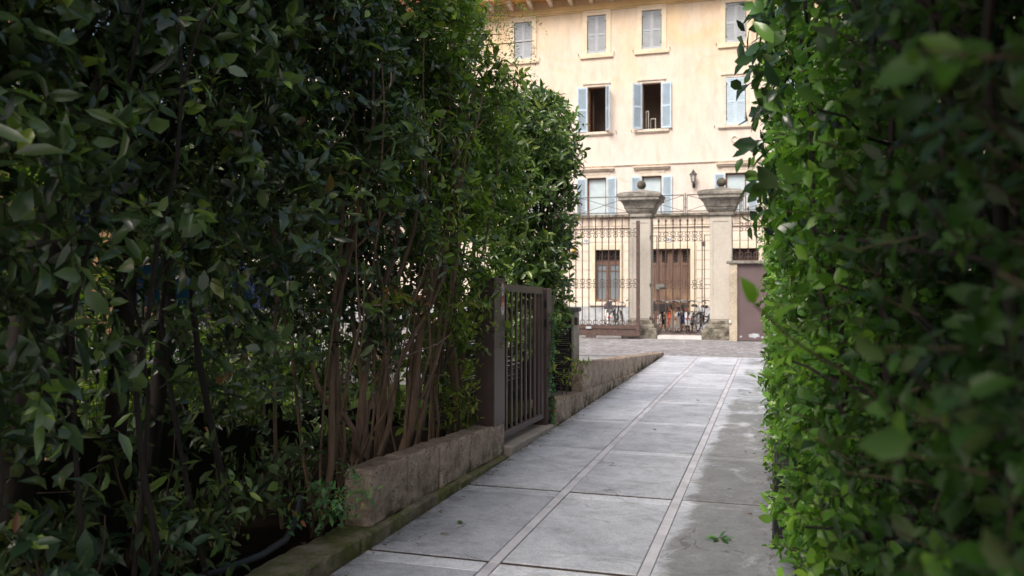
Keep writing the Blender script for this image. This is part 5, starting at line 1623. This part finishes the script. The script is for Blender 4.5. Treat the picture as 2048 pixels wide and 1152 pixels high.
# ------------------------------------------------------------------ small things on the ground
hz=MB(); hz.tube([(-2.86,4.75,.30),(-2.78,4.56,.20),(-2.73,4.36,.15),(-2.73,4.12,.135),(-2.77,3.85,.14),(-2.9,3.45,.15)],.021,10)
tag(hz.build('hose',M['hose']),'curved black hose lying on the soil behind the mossy kerb','hose')
def fallen(label,x,y,z,yaw,L,mat,group='fallen leaves on the path'):
    o=leaf_mesh('fallen_leaf',np.zeros((1,3)),np.array([[math.cos(yaw),math.sin(yaw),.05]]),np.array([[.1,.05,1.0]]),np.array([L]),np.array([L*.45]),M[mat],None,True,np.array([random.random()]))
    o.location=(x,y,z); tag(o,label,'leaf',group)
fallen('tan fallen leaf on the path at the foot of the black planter',-.03,5.52,.012,.4,.075,'leaf_dead')
fallen('pale green leaf on the slab nearest the mossy kerb',-2.05,5.45,.012,1.9,.085,'leaf_yel')
fallen('small yellowish leaf lying beside the pale green one',-2.10,5.20,.012,.2,.075,'leaf_dead')
fallen('brown leaf on the first joint of the right hand slabs',-.32,7.0,.012,2.6,.06,'leaf_dead')
fallen('single brown leaf on the middle of the central slabs',-1.30,9.6,.012,1.0,.07,'leaf_dead')
fallen('dark curled leaf on the central strip far up the path',-1.05,12.2,.012,.5,.08,'leaf_dead')
fallen('brown leaf on the damp right slabs beside the planter',-.25,8.6,.012,2.0,.06,'leaf_dead')
fallen('green leaf fallen on the far right slabs',-.35,13.3,.012,1.4,.09,'leaf_tree')
fallen('dead leaf on the soil beside the hose',-2.80,4.28,.125,.9,.085,'leaf_dead','fallen leaves on the soil')
fallen('curled dead leaf on the soil close behind the kerb',-2.66,4.45,.105,2.2,.075,'leaf_dead','fallen leaves on the soil')
n=520
y=RNG.uniform(2.5,16,n); side=RNG.random(n)<.6
x=np.where(side,-2.40+np.abs(RNG.normal(0,.07,n)),.02-np.abs(RNG.normal(0,.10,n)))
an=RNG.uniform(0,6.28,n); ll_=RNG.uniform(.012,.045,n)
lt=leaf_mesh('leaf_litter',np.stack([x,y,np.full(n,.012)],1),np.stack([np.cos(an),np.sin(an),RNG.uniform(-.05,.2,n)],1),np.stack([RNG.normal(0,.2,n),RNG.normal(0,.2,n),np.ones(n)],1),ll_,ll_*.45,M['leaf_dead'],None,False)
lt['kind']='stuff'; tag(lt,'scattered bits of dead leaf gathered along both edges of the path','leaf litter')
cl=thing('fallen_sprig','small fallen sprig of green leaves on the damp right hand slab','sprig',(-.33,5.62,.0))
n=9; an=RNG.uniform(0,6.28,n)
leaf_mesh('leaves',np.stack([-.33+.015*np.cos(an),5.62+.015*np.sin(an),np.full(n,.012)],1),np.stack([np.cos(an),np.sin(an),RNG.uniform(.05,.5,n)],1),np.stack([RNG.normal(0,.3,n),RNG.normal(0,.3,n),np.ones(n)],1),RNG.uniform(.06,.10,n),RNG.uniform(.025,.035,n),M['leaf_nand'],cl)
mb=MB(); mb.tube([(-.36,5.60,.008),(-.33,5.62,.02),(-.26,5.64,.008)],.003,5); mb.build('stem',M['twig'],cl)

# ------------------------------------------------------------------ camera, light, world
cam = bpy.data.cameras.new('camera'); co = bpy.data.objects.new('camera', cam); COL.objects.link(co)
co.location = (0,0,1.65)
co.rotation_euler = (PI/2, 0, R(17.1))
cam.sensor_width = 36; cam.lens = 36*1700/2048
cam.shift_y = -8/2048
cam.clip_start = .05; cam.clip_end = 1000
cam.dof.use_dof = True; cam.dof.focus_distance = 7.2; cam.dof.aperture_fstop = 2.6; cam.dof.aperture_blades = 9
scn.camera = co

SUN_DIR = Vector((-.17,-.62,.76)).normalized()
el = math.asin(SUN_DIR.z); az = math.atan2(SUN_DIR.x, SUN_DIR.y)
sun = bpy.data.lights.new('sun','SUN'); so = bpy.data.objects.new('sun', sun); COL.objects.link(so)
sun.energy = 2.9; sun.angle = R(26); sun.color = (1.0,.95,.87)
so.rotation_euler = SUN_DIR.to_track_quat('Z','Y').to_euler()
so.location = (-10,-14,18)
wd = bpy.data.worlds.new('World'); scn.world = wd; wd.use_nodes = True
nt_ = wd.node_tree; bg = nt_.nodes['Background']
sk = nt_.nodes.new('ShaderNodeTexSky'); sk.sky_type='NISHITA'; sk.sun_disc=False
sk.sun_elevation=el; sk.sun_rotation=az; sk.altitude=100; sk.air_density=1.0; sk.dust_density=8.5; sk.ozone_density=1.0
nt_.links.new(sk.outputs[0], bg.inputs['Color']); bg.inputs['Strength'].default_value=.15
scn.view_settings.view_transform='Standard'; scn.view_settings.look='None'; scn.view_settings.exposure=0; scn.view_settings.gamma=1
scn.render.engine='CYCLES'
scn.cycles.use_denoising=True
scn.cycles.max_bounces=7; scn.cycles.diffuse_bounces=4; scn.cycles.glossy_bounces=2; scn.cycles.transmission_bounces=3
scn.cycles.sample_clamp_indirect=4
